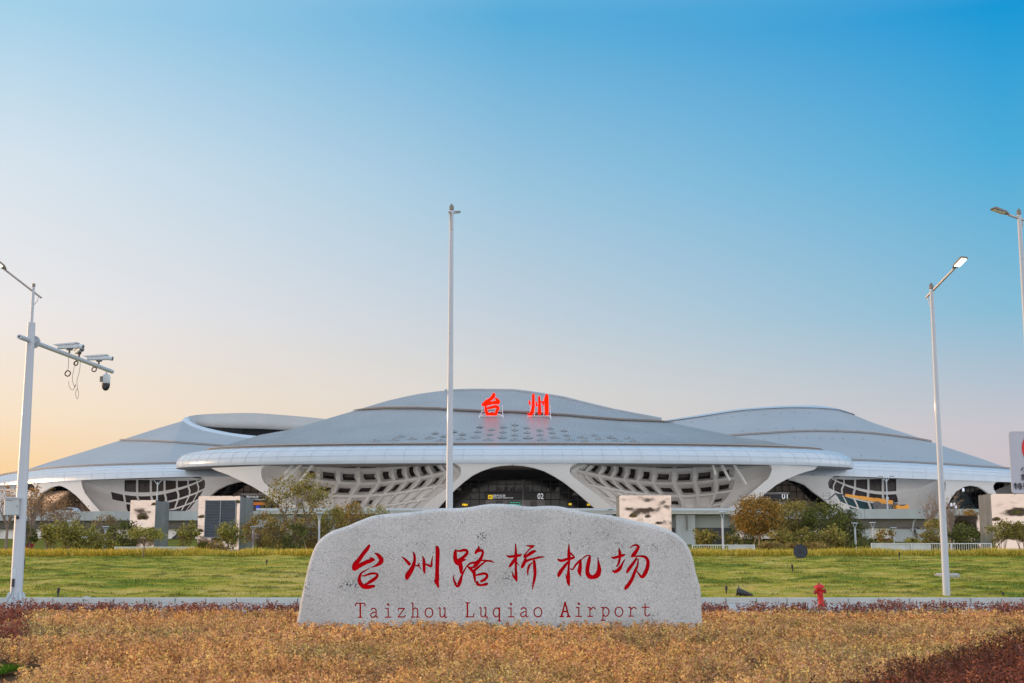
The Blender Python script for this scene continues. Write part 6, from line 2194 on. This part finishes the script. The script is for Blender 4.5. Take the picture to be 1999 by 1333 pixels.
# ------------------------------------------------------------------ low fences of white sheet and bars
def fence(label, x0, x1, Y, yt, solid):
    G = "low white fences behind the yellow grass"
    a, b = base(x0, Y), base(x1, Y)
    t = thing("low_fence", label, "fence", a, 0, G)
    d = b - a
    h = at(x0, yt, Y).z - a.z
    n = max(2, int(d.length / 1.9))
    for k in range(n + 1):
        q = d * (k / n)
        mb = MB(); mb.box((q.x, q.y, h / 2), (.06, .06, h)); mb.build("post", M['fence_white'], t)
    mb = MB(); mb.beam(Vector((0, 0, h - .03)), d + Vector((0, 0, h - .03)), .04, .05); mb.beam(Vector((0, 0, .12)), d + Vector((0, 0, .12)), .04, .05); mb.build("rails", M['fence_white'], t)
    s0, s1 = solid
    if s1 > s0:
        mb = MB(); p, q = d * s0, d * s1
        m = int((q - p).length / .16)
        rows = [[], []]
        for k in range(m + 1):
            r = p.lerp(q, k / m) + Vector((0, .04 + (.02 if k % 2 else 0), 0))
            rows[0].append(r + Vector((0, 0, .1))); rows[1].append(r + Vector((0, 0, h - .06)))
        mb.grid(rows); mb.build("sheet", M['fence_sheet'], t, fix=False)
    mb = MB()
    m = int(d.length / .14)
    for k in range(m):
        u = k / m
        if s0 <= u <= s1: continue
        q = d * u
        mb.box((q.x, q.y, h / 2 + .03), (.022, .022, h - .12))
    if mb.v: mb.build("bars", M['fence_white'], t)
M['fence_white'] = pmat("fence_white", lin(206, 208, 208), 0.5)
M['fence_sheet'] = pmat("fence_sheet", lin(188, 192, 194), 0.5, var=.1, streak=True)
fence("low bluish white sheet fence below the leftmost mirror shaft", 224, 378, 84.5, 1067, (0, 1))
fence("low white fence right of the stone, bars at left and solid sheet at right", 1352, 1473, 84.5, 1063, (.58, 1))
fence("low white barred fence running behind the right street lamp", 1702, 1936, 84.5, 1060, (0, .5))

# ------------------------------------------------------------------ small garden lamps with flat round tops
def garden_lamps():
    G = "small pole lamps with flat round tops"
    first = None
    for px, yt, Y, lab in ((622, 1000, 90, "white pole lamp with flat round top just left of the stone"),
                           (1412, 998, 88, "white pole lamp with flat top in front of the barred fence right of the stone"),
                           (1193, 991.5, 93, "pole lamp whose flat top shows just over the stone beside the mirror shaft"),
                           (204, 1027, 92, "white pole lamp left of the leftmost mirror shaft, clear of leaves"),
                           (134, 1016, 95, "pole lamp standing in the leafy shrubs right of the mast, the higher one"),
                           (103, 1024, 96, "pole lamp nearest the mast, its top just over the shrubs"),
                           (1746, 1029, 96, "pole lamp before the piers of the right elevated road"),
                           (1706, 1019, 94, "pole lamp at the right end of the round tree row"),
                           (493, 1027, 93, "short pole lamp between the slatted mirror shaft and the bushes"),
                           (1671, 1020, 92, "pole lamp mostly hidden in the rightmost round tree")):
        b = base(px, Y)
        h = at(px, yt, Y).z - b.z
        if first is None:
            H0 = h
            t = thing("garden_lamp", lab, "lamp post", b, 0, G)
            mb = MB(); mb.tube([(0, 0, -.1), (0, 0, h - .5)], [.075, .065], 12); mb.build("pole", M['white_paint'], t, smooth=True)
            mb = MB()
            for a in range(4):
                q = a * math.pi / 2 + .5
                mb.beam((.03 * math.cos(q), .03 * math.sin(q), h - .52), (.17 * math.cos(q), .17 * math.sin(q), h - .09), .045, .045)
            mb.build("bracket", M['white_paint'], t)
            mb = MB(); mb.lathe([(.12, h - .12), (.23, h - .1), (.25, h - .05), (.2, h - .01), (.05, h)], n=24); mb.build("lamp_top", M['white_paint'], t, smooth=True)
            first = t
        else:
            t = copy_tree(first); t.location = b; t["label"] = lab
            t.scale = (1, 1, h / H0) if px != 1193 else (1, 1, h / H0)
garden_lamps()

# ------------------------------------------------------------------ on the elevated road
def road_lamps():
    G = "double armed lamps on the elevated road"
    first = None
    for px, yt, Y, lab in ((305.5, 937, 226.5, "double armed lamp on the elevated road behind the leftmost mirror shaft"),
                           (1733, 937, 215, "double armed lamp on the elevated road beside the orange crane")):
        b = at(px, 1000, Y); b.z = DECK_Z - 1.05
        h = at(px, yt, Y).z - b.z
        if first is None:
            t = thing("road_lamp", lab, "street lamp", b, 0, G)
            mb = MB(); mb.tube([(0, 0, -.06), (0, 0, h - .3)], [.14, .09], 12); mb.build("pole", M['white_paint'], t, smooth=True)
            for s in (-1, 1):
                mb = MB(); mb.tube([(0, 0, h - .9), (s * .45, 0, h - .25), (s * .75, 0, h)], [.06, .06, .05], 8); mb.build("arm", M['white_paint'], t)
                mb = MB(); mb.box((s * .95, 0, h + .0), (.7, .3, .1)); mb.build("lamp_head", M['lamp_grey'], t)
            mb = MB(); mb.box((.0, -.15, h * .45), (.35, .3, .4)); mb.build("control_box", M['cam_grey'], t)
            first = t
        else:
            t = copy_tree(first); t.location = b; t["label"] = lab
road_lamps()
t = thing("slender_lamp", "thin grey pole standing before the middle entrance glass", "lamp post", Vector((at(1021, 985, 238).x, 238, DECK_Z - 1.0)))
hh = at(1021, 937, 238).z - (DECK_Z - 1.0)
mb = MB(); mb.tube([(0, 0, 0), (0, 0, hh)], [.09, .06], 8); mb.build("pole", M['grey_metal'], t)
mb = MB(); mb.tube([(-.25, 0, hh), (.25, 0, hh)], [.05, .05], 8); mb.build("lamp_head", M['grey_metal'], t)

def crane():
    Y = 216.5
    z0 = DECK_Z - 1.05
    p0 = at(1745, 990, Y)
    p = Vector((p0.x, Y, z0))
    t = thing("boom_truck", "orange boom lift truck on the elevated road, its long boom raised to the left", "crane truck", p)
    R = lambda px, py, d=0.0: at(px, py, Y + d) - p
    # chassis and wheels
    a, b = R(1712, 993), R(1775, 993)
    mb = MB(); mb.box(((a.x + b.x) / 2, .9, 1.05), (b.x - a.x, 1.6, .35)); mb.build("chassis", M['orange'], t)
    mb = MB(); mb.box((R(1727, 990).x, .9, 1.6), (2.4, 1.7, .8)); mb.build("turntable", M['cam_dark'], t)
    for px in (1717, 1727, 1757, 1771):
        x = R(px, 993).x
        mb = MB(); mb.tube([(x, .0, .52), (x, .35, .52)], [.52, .52], 18); w = mb.build("wheel", M['black'], t, smooth=True)
        mb = MB(); mb.tube([(x, -.03, .52), (x, .05, .52)], [.26, .26], 14); mb.build("rim", M['grey_metal'], w)
    # cab
    x0, x1 = R(1750, 985).x, R(1774, 985).x
    zb, zt = 1.2, R(1760, 985.5).z
    pr = [(x0, zb), (x1, zb), (x1, zb + .75), (x1 - .55, zt), (x0, zt)]
    mb = MB(); mb.prism([(x, 0, z) for x, z in pr], (0, 2.0, 0)); cab = mb.build("cab", M['orange'], t); bevel(cab, .06)
    mb = MB(); mb.prism([(x0 + .5, -.02, zb + .7), (x1 - .35, -.02, zb + .75), (x1 - .72, -.02, zt - .14), (x0 + .5, -.02, zt - .14)], (0, .03, 0)); mb.build("window", M['dark_glass'], cab)
    # boom: sections that taper towards the basket
    A = R(1742, 981.5, 1.0); B = R(1650, 966.5, 1.0)
    secs = [(0, .42, .46), (.36, .42, .46), (.361, .34, .36), (.68, .34, .36), (.681, .26, .27), (1.0, .26, .27)]
    d = B - A
    for k in range(3):
        u0, w, h = secs[2 * k][0], secs[2 * k][1], secs[2 * k][2]
        u1 = secs[2 * k + 1][0]
        mb = MB(); mb.beam(A + d * u0, A + d * u1, w * 1.3, h * 1.6); mb.build("boom_section", M['orange'], t)
    mb = MB(); mb.beam(A + d * -.06 + Vector((0, -.1, .1)), R(1746, 986, 1.0), .7, .9); mb.build("boom_base", M['cam_dark'], t)
    mb = MB(); mb.beam(A + d * .05 + Vector((0, 0, -.7)), A + d * .36 + Vector((0, 0, -.45)), .22, .22); mb.build("lift_cylinder", M['grey_metal'], t)
    # fly jib and basket
    k1, k2 = R(1630, 964, 1.0), R(1618, 974.5, 1.0)
    mb = MB(); mb.beam(B, k1, .2, .22); mb.beam(k1, k2, .16, .18); mb.beam(B + Vector((0, 0, -.35)), k1 + Vector((.1, 0, -.3)), .08, .08); mb.build("jib", M['black'], t)
    c = R(1613, 968, 1.0)
    mb = MB()
    for sx in (-.55, .55):
        for sy in (-.4, .4):
            mb.beam(c + Vector((sx, sy, -.6)), c + Vector((sx, sy, .5)), .05, .05)
    for z in (-.6, 0, .5):
        for sy in (-.4, .4): mb.beam(c + Vector((-.55, sy, z)), c + Vector((.55, sy, z)), .05, .05)
        for sx in (-.55, .55): mb.beam(c + Vector((sx, -.4, z)), c + Vector((sx, .4, z)), .05, .05)
    mb.box(c + Vector((0, 0, -.62)), (1.15, .85, .06)); mb.build("basket", M['grey_metal'], t)
    # reel and tank behind the turntable
    mb = MB(); mb.tube([R(1714, 986) + Vector((0, .2, 0)), R(1714, 986) + Vector((0, .9, 0))], [.62, .62], 18); mb.build("hose_reel", M['cam_dark'], t)
M['cream'] = pmat("cream_box", lin(196, 180, 150), .5)
crane()

def car(label, px, Y, col, rz, L=4.5):
    z = DECK_Z - 1.1
    q = at(px, 998, Y)
    t = thing("parked_car", label, "car", Vector((q.x, Y, z)), rz, "cars on the elevated road")
    prof = [(-.5, .3), (-.5, .75), (-.42, .95), (-.25, 1.0), (-.12, 1.42), (.2, 1.5), (.38, 1.4), (.47, 1.0), (.5, .8), (.5, .3)]
    mb = MB(); mb.prism([(x * L, -.85, zz) for x, zz in prof], (0, 1.7, 0)); b = mb.build("body", col, t); bevel(b, .08)
    gl = [(-.22, 1.02), (-.115, 1.36), (.2, 1.43), (.35, 1.34), (.42, 1.02)]
    for s in (-1, 1):
        mb = MB(); mb.prism([(x * L, s * .855, zz) for x, zz in gl], (0, s * .02, 0)); mb.build("window", M['dark_glass'], b)
    mb = MB(); mb.prism([(-.262 * L, -.65, 1.05), (-.262 * L, .65, 1.05), (-.145 * L, .6, 1.4), (-.145 * L, -.6, 1.4)], (-.03, 0, .02)); mb.build("windscreen", M['dark_glass'], b)
    for x in (-.32, .32):
        for s in (-1, 1):
            mb = MB(); mb.tube([(x * L, s * .72, .33), (x * L, s * .92, .33)], [.33, .33], 16); mb.build("wheel", M['black'], t, smooth=True)
M['car_silver'] = pmat("car_silver", lin(180, 186, 192), .3, metal=.4)
M['car_dark'] = pmat("car_dark", lin(48, 50, 58), .25, metal=.4)
car("silver car on the elevated road before the far left arch, only its roof showing", 130, 230.5, M['car_silver'], math.radians(-12))
bpy.data.objects["parked_car"].location.z += .42
car("dark car on the elevated road right of the leftmost mirror shaft", 336, 229, M['car_dark'], math.radians(10))
# ------------------------------------------------------------------ trees and shrubs
def plant(name, label, px, Y, ytop, wpx, kind, cols, cat="tree", group=None, n=2600, leaf=.13, seed=1, crown_lo=.3, stems=1, stakes=False, density=1.0, lean=0.0, round_=1.0, gaps=.35):
    rnd = random.Random(seed)
    rng = np.random.default_rng(seed)
    b = base(px, Y)
    H = at(px, ytop, Y).z - b.z
    W = wpx / (F / Y) / 2
    t = thing(name, label, cat, b, rnd.uniform(0, 6), group)
    t.rotation_euler = (0, 0, 0)
    ends = []
    # trunk and limbs
    mb = MB()
    zc = H * (crown_lo + 1) / 2
    hc = H * (1 - crown_lo) / 2
    tr = max(.022, .020 * H)
    def limb(p, d, L, r, lev):
        k = 4
        pts, rr = [p], [r]
        q = p.copy(); dd = d.copy()
        for i in range(k):
            dd = (dd + Vector((rnd.gauss(0, .13), rnd.gauss(0, .13), rnd.gauss(.06, .08)))).normalized()
            q = q + dd * (L / k)
            pts.append(q.copy()); rr.append(r * (1 - .7 * (i + 1) / k))
        mb.tube(pts, rr, 6 if lev < 1 else 4, caps=False)
        if lev >= 2:
            ends.append(pts[-1]); ends.append(pts[-2]); return
        m = 5 if lev == 0 else 4
        for j in range(m):
            u = .35 + .65 * (j + rnd.random()) / m
            i = min(int(u * k), k - 1)
            o = pts[i].lerp(pts[i + 1], u * k - i)
            a = rnd.uniform(0, 2 * math.pi)
            nd = (dd * .7 + Vector((math.cos(a), math.sin(a), rnd.uniform(.1, .7)))).normalized()
            limb(o, nd, L * rnd.uniform(.42, .62), rr[i] * .6, lev + 1)
    for s in range(stems):
        a = 2 * math.pi * s / max(stems, 1) + rnd.random()
        o = Vector((math.cos(a), math.sin(a), 0)) * (0.10 * W if stems > 1 else 0)
        hh = H * crown_lo
        d = Vector((math.cos(a) * (.28 if stems > 1 else .04) + lean, math.sin(a) * (.28 if stems > 1 else .04), 1)).normalized()
        p1 = o + d * max(hh, .12 * H)
        r0 = tr / math.sqrt(stems)
        mb.tube([o + Vector((0, 0, -.08)), o.lerp(p1, .5), p1], [r0 * 1.15, r0, r0 * .85], 8, caps=False)
        nb = max(3, int(7 / stems) + 1)
        for j in range(nb):
            a2 = a + rnd.uniform(-1.6, 1.6) if stems > 1 else 2 * math.pi * j / nb + rnd.random()
            sp = rnd.uniform(.25, .9) * W / max(hc * 2, .1) * 1.1
            dd = Vector((math.cos(a2) * sp, math.sin(a2) * sp, 1)).normalized()
            limb(p1 - d * rnd.uniform(0, .25) * hh, dd, hc * rnd.uniform(.9, 1.4), r0 * .6, 0)
    mb.build("trunk", M['bark'] if kind != 'bare' else M['bark_grey'], t, fix=False)
    # crown: leaves in clumps around a lumpy envelope
    n = int(n * density)
    if n > 0:
        if kind == 'bare':
            E = np.array([tuple(e) for e in ends])
            c = E[rng.integers(0, len(E), n)] + rng.normal(0, .07 * W + .02, (n, 3))
        else:
            nc = max(10, int(n / 34))
            v = rng.normal(size=(nc, 3)); v /= np.linalg.norm(v, axis=1, keepdims=True)
            rad = rng.uniform(.25, 1.0, nc) ** (.45 if kind != 'round' else .22)
            lump = 1 + .22 * np.array([mnoise.noise((x * 1.7 + seed, y * 1.7, z * 1.7)) for x, y, z in v])
            keep = np.array([mnoise.noise((x * 2.3, y * 2.3 + seed, z * 2.3)) for x, y, z in v * rad[:, None]]) > -gaps
            cc = v * (rad * lump)[:, None] * np.array([W, W * .9, hc * round_]) 
            cc[:, 2] += zc
            if kind == 'umbrella':
                cc[:, 2] = zc + np.abs(cc[:, 2] - zc) * .9 - hc * .1
            if kind == 'sparse':
                E = np.array([tuple(e) for e in ends]); 
                pick = E[rng.integers(0, len(E), nc)]
                mixk = rng.random(nc)[:, None] < .65
                cc = np.where(mixk, pick, cc)
            cc = cc[keep] if keep.sum() > 5 else cc
            idx = rng.integers(0, len(cc), n)
            cs = .16 * (W + hc) * .5
            c = cc[idx] + rng.normal(0, 1, (n, 3)) * np.array([cs, cs, cs * .8])
            shade = rng.uniform(.75, 1.25, len(cc))[idx]
        d = rng.normal(size=(n, 3)) + np.array([0, 0, .25])
        col = np.array([lin(*k)[:3] for k in cols])
        ci = rng.integers(0, len(col), n)
        cl = col[ci] * rng.uniform(.75, 1.25, (n, 1))
        if kind != 'bare': cl *= shade[:, None]
        L_ = leaf * rng.uniform(.7, 1.3, n)
        c[:, 2] = np.maximum(c[:, 2], .05)
        me = leaf_mesh("crown", c.astype(np.float32), d, L_, L_ * .6, cl, M['leaf'])
        link("crown", me, t)
    if stakes:
        for k in range(3):
            a = 2 * math.pi * k / 3 + .4
            st = MB(); st.tube([(math.cos(a) * W * .45, math.sin(a) * W * .45, -.05), (math.cos(a + .2) * .06, math.sin(a + .2) * .06, H * .36)], [.035, .03], 6)
            st.build("support_stake", M['stake'], t)
    return t
M['bark_grey'] = pmat("bark_grey", lin(132, 116, 106), .95, var=.2, scale=10)

GRN = [(128, 126, 58), (148, 142, 68), (106, 106, 48), (166, 152, 80)]
DRK = [(82, 90, 48), (100, 104, 54), (68, 76, 42), (116, 112, 60)]
OLV = [(140, 124, 66), (160, 138, 78), (116, 106, 54), (176, 148, 88)]
GLD = [(168, 126, 60), (148, 114, 54), (130, 108, 54), (112, 100, 48), (186, 142, 72)]
BRN = [(150, 116, 80), (130, 100, 68), (168, 130, 92)]
DRY = [(168, 136, 86), (150, 122, 72), (140, 122, 64), (120, 112, 56)]
RST = [(176, 128, 74), (158, 108, 66), (150, 120, 70)]
GT, GS = "trees in the planting before the terminal", "shrubs in the planting before the terminal"
T = lambda *a, **k: plant("leafy_tree", *a, group=GT, **k)
S = lambda *a, **k: plant("shrub", *a, cat="shrub", group=GS, **k)
# left group
T("half bare tree with rust leaves directly behind the steel box of the mast", 57, 100, 922, 74, 'bare', RST, n=380, leaf=.2, seed=11, crown_lo=.3)
T("half bare autumn tree at the far left picture edge", 10, 104, 938, 60, 'bare', RST, n=260, leaf=.2, seed=12, crown_lo=.35)
T("dense brown leafless tree before the far left arch", 96, 106, 950, 62, 'bare', BRN, n=1500, leaf=.14, seed=13, crown_lo=.25, stems=2)
T("thin leafless tree right of the far left arch, rising above the road parapet", 134, 104, 962, 54, 'bare', BRN, n=60, leaf=.14, seed=14, crown_lo=.3, stems=2)
T("round greyish half bare tree before the parapet left of the leftmost mirror shaft", 202, 120, 1005, 46, 'round', [(134, 118, 88), (120, 108, 80), (150, 128, 92)], n=1500, leaf=.15, seed=15, crown_lo=.3)
S("dark green bush right behind the mast", 54, 100, 1024, 28, 'round', DRK, n=900, leaf=.15, seed=16, crown_lo=.1)
S("leafy shrub with many stems right of the mast", 98, 94, 1024, 48, 'sparse', GRN, n=1500, leaf=.16, seed=17, crown_lo=.15, stems=4)
S("tall bright leafy shrub, middle one of three right of the mast", 133, 92, 1018, 54, 'sparse', GRN, n=1900, leaf=.16, seed=18, crown_lo=.15, stems=4)
S("broad leafy shrub left of the clear pole lamp", 172, 92, 1032, 62, 'round', GRN, n=2000, leaf=.16, seed=19, crown_lo=.05, stems=4)
S("dark green bush left of the leftmost mirror shaft", 238, 96, 1016, 62, 'round', DRK, n=2300, leaf=.16, seed=20, crown_lo=.05, stems=3)
S("yellow green bush at the foot of the dark bush beside the pole lamp", 216, 91, 1036, 34, 'round', GRN, n=800, leaf=.15, seed=21, crown_lo=.05, stems=3)
S("small red leaved shrub behind the yellow grass near the mast", 56, 86, 1060, 16, 'sparse', [(150, 56, 60), (120, 50, 56)], n=160, leaf=.12, seed=22, crown_lo=.1, stems=3)  # shrub put in for a red figure of unclear kind
T("small umbrella shaped tree on a dark trunk before the leftmost mirror shaft", 280, 76.5, 1030, 76, 'umbrella', GRN, n=1900, leaf=.11, seed=23, crown_lo=.42)
S("open leafy shrub between the two left mirror shafts", 361, 92, 1019, 44, 'sparse', GRN, n=900, leaf=.17, seed=24, crown_lo=.2, stems=3)
S("leafy shrub covering the lower right of the slatted grille", 451, 89, 1018, 58, 'sparse', GRN, n=1500, leaf=.15, seed=25, crown_lo=.2, stems=4)
S("low dry brown plants at the foot of the slatted shaft", 420, 87, 1056, 60, 'sparse', DRY, n=500, leaf=.12, seed=26, crown_lo=.05, stems=4)
S("golden brown bush just right of the slatted mirror shaft", 508, 96, 1000, 62, 'round', GLD + OLV, n=2300, leaf=.15, seed=27, crown_lo=.15, stems=3)
T("big sparse staked tree with several stems left of the stone", 576, 92, 920, 118, 'sparse', GRN + OLV, n=2300, leaf=.16, seed=28, crown_lo=.42, stems=5, stakes=True, gaps=.1)
S("olive bush low in front of the big sparse tree", 545, 94, 1012, 70, 'round', OLV, n=2200, leaf=.15, seed=29, crown_lo=.1, stems=3)
S("dark green bush at the foot of the big sparse tree", 572, 90, 1024, 44, 'round', DRK, n=1300, leaf=.15, seed=30, crown_lo=.1, stems=3)
S("tall olive and gold bush behind the white pole lamp left of the stone", 606, 97, 1000, 56, 'round', OLV + GLD[:1], n=2000, leaf=.15, seed=31, crown_lo=.1, stems=3)
S("green brown bush right of the pole lamp, touching the stone's outline", 644, 96, 990, 52, 'round', OLV + GRN, n=2200, leaf=.15, seed=32, crown_lo=.15, stems=3)
T("round golden topped tree over the stone's left shoulder", 681, 104, 982, 62, 'round', GLD + OLV, n=2600, leaf=.15, seed=33, crown_lo=.35)
T("small rounded green tree just over the stone, right of the golden topped one", 738, 104, 990, 56, 'round', GRN + OLV, n=2200, leaf=.15, seed=34, crown_lo=.3)
S("bare twiggy shrub beside the short pole lamp", 492, 92, 1022, 26, 'bare', BRN, n=60, leaf=.1, seed=35, crown_lo=.2, stems=3)
# right group
S("leafy shrub behind the barred fence right of the stone", 1377, 90, 1027, 44, 'sparse', GRN + OLV, n=1400, leaf=.16, seed=41, crown_lo=.15, stems=4)
S("smaller dark shrub right beside the pole lamp at the barred fence", 1429, 90, 1038, 36, 'sparse', DRK + OLV, n=800, leaf=.15, seed=42, crown_lo=.2, stems=4)
S("dark shadowy bush under the golden round tree", 1460, 104, 1004, 56, 'round', DRK, n=2000, leaf=.16, seed=43, crown_lo=.05, stems=3)
T("round golden leaved staked tree, leftmost of the round tree row", 1482, 93, 972, 86, 'round', GLD, n=7000, leaf=.15, seed=44, crown_lo=.33, stakes=True, gaps=.9)
T("second round tree of the row, olive with golden edges", 1551, 99, 979, 74, 'round', OLV + GRN[:2], n=6000, leaf=.14, seed=45, crown_lo=.3, gaps=.9)
T("third round tree of the row, dark green with rounded top", 1611, 97, 984, 80, 'round', DRK + GRN[:1], n=6200, leaf=.14, seed=46, crown_lo=.25, gaps=.9)
T("rightmost lower dark tree of the round tree row", 1655, 98, 1002, 66, 'round', DRK, n=4600, leaf=.14, seed=47, crown_lo=.2, gaps=.9)
S("olive shrub between golden tree and black disc", 1530, 90, 1034, 54, 'sparse', OLV + GRN, n=1700, leaf=.14, seed=48, crown_lo=.1, stems=5)
S("olive green shrub behind the black disc", 1578, 90, 1036, 52, 'sparse', OLV + GRN, n=1700, leaf=.14, seed=49, crown_lo=.1, stems=5)
S("tall olive shrub under the third round tree", 1622, 90, 1028, 56, 'sparse', OLV + GRN, n=1900, leaf=.14, seed=50, crown_lo=.1, stems=5)
S("green shrub under the rightmost round tree", 1652, 91, 1044, 40, 'round', GRN + DRK, n=1200, leaf=.14, seed=51, crown_lo=.1, stems=4)
S("dry tan plants at the foot of the golden tree", 1502, 86, 1056, 62, 'sparse', DRY, n=1000, leaf=.13, seed=52, crown_lo=.05, stems=5)
S("dry tan plants just left of the black disc", 1545, 85, 1058, 44, 'sparse', DRY, n=700, leaf=.12, seed=53, crown_lo=.05, stems=5)
S("dry tan plants under the shrubs right of the black disc", 1600, 86, 1058, 70, 'sparse', DRY, n=900, leaf=.12, seed=54, crown_lo=.05, stems=5)
S("thinly leaved shrub with red brown stems at the left end of the long barred fence", 1726, 86, 1030, 62, 'sparse', GRN + RST, n=520, leaf=.14, seed=55, crown_lo=.3, stems=4, gaps=.1)
S("low dark green bush left of the long barred fence", 1692, 93, 1050, 44, 'round', DRK, n=1200, leaf=.13, seed=56, crown_lo=.05, stems=3)
S("distant low green bush on the slope before the piers", 1778, 150, 1049, 28, 'round', GRN, n=700, leaf=.2, seed=57, crown_lo=.05, stems=3)
T("olive tree just left of the right lamp pole", 1826, 98, 1018, 52, 'round', OLV + GRN, n=2300, leaf=.15, seed=58, crown_lo=.15, stems=2)
T("dark green tree before the low mirror shaft right of the lamp pole", 1882, 96, 1026, 56, 'round', DRK + GRN[:1], n=2600, leaf=.15, seed=59, crown_lo=.15, stems=2)
S("open shrub before the golden dent of the tall right mirror shaft", 1957, 88, 1016, 56, 'sparse', GRN + OLV, n=1100, leaf=.15, seed=60, crown_lo=.2, stems=4)
S("leafy shrub at the right picture edge", 1996, 88, 1014, 44, 'sparse', OLV + GRN, n=1200, leaf=.15, seed=61, crown_lo=.2, stems=4)
T("thin leafless tree right of the right lamp pole, above the parapet", 1858, 104, 950, 50, 'bare', BRN, n=90, leaf=.14, seed=62, crown_lo=.35)
T("thin leafless tree left of the right lamp pole against the white wall", 1818, 106, 958, 40, 'bare', BRN, n=60, leaf=.14, seed=63, crown_lo=.4)
T("golden bush top showing above the low right mirror shaft", 1893, 125, 996, 42, 'round', GLD, n=1500, leaf=.16, seed=64, crown_lo=.3)
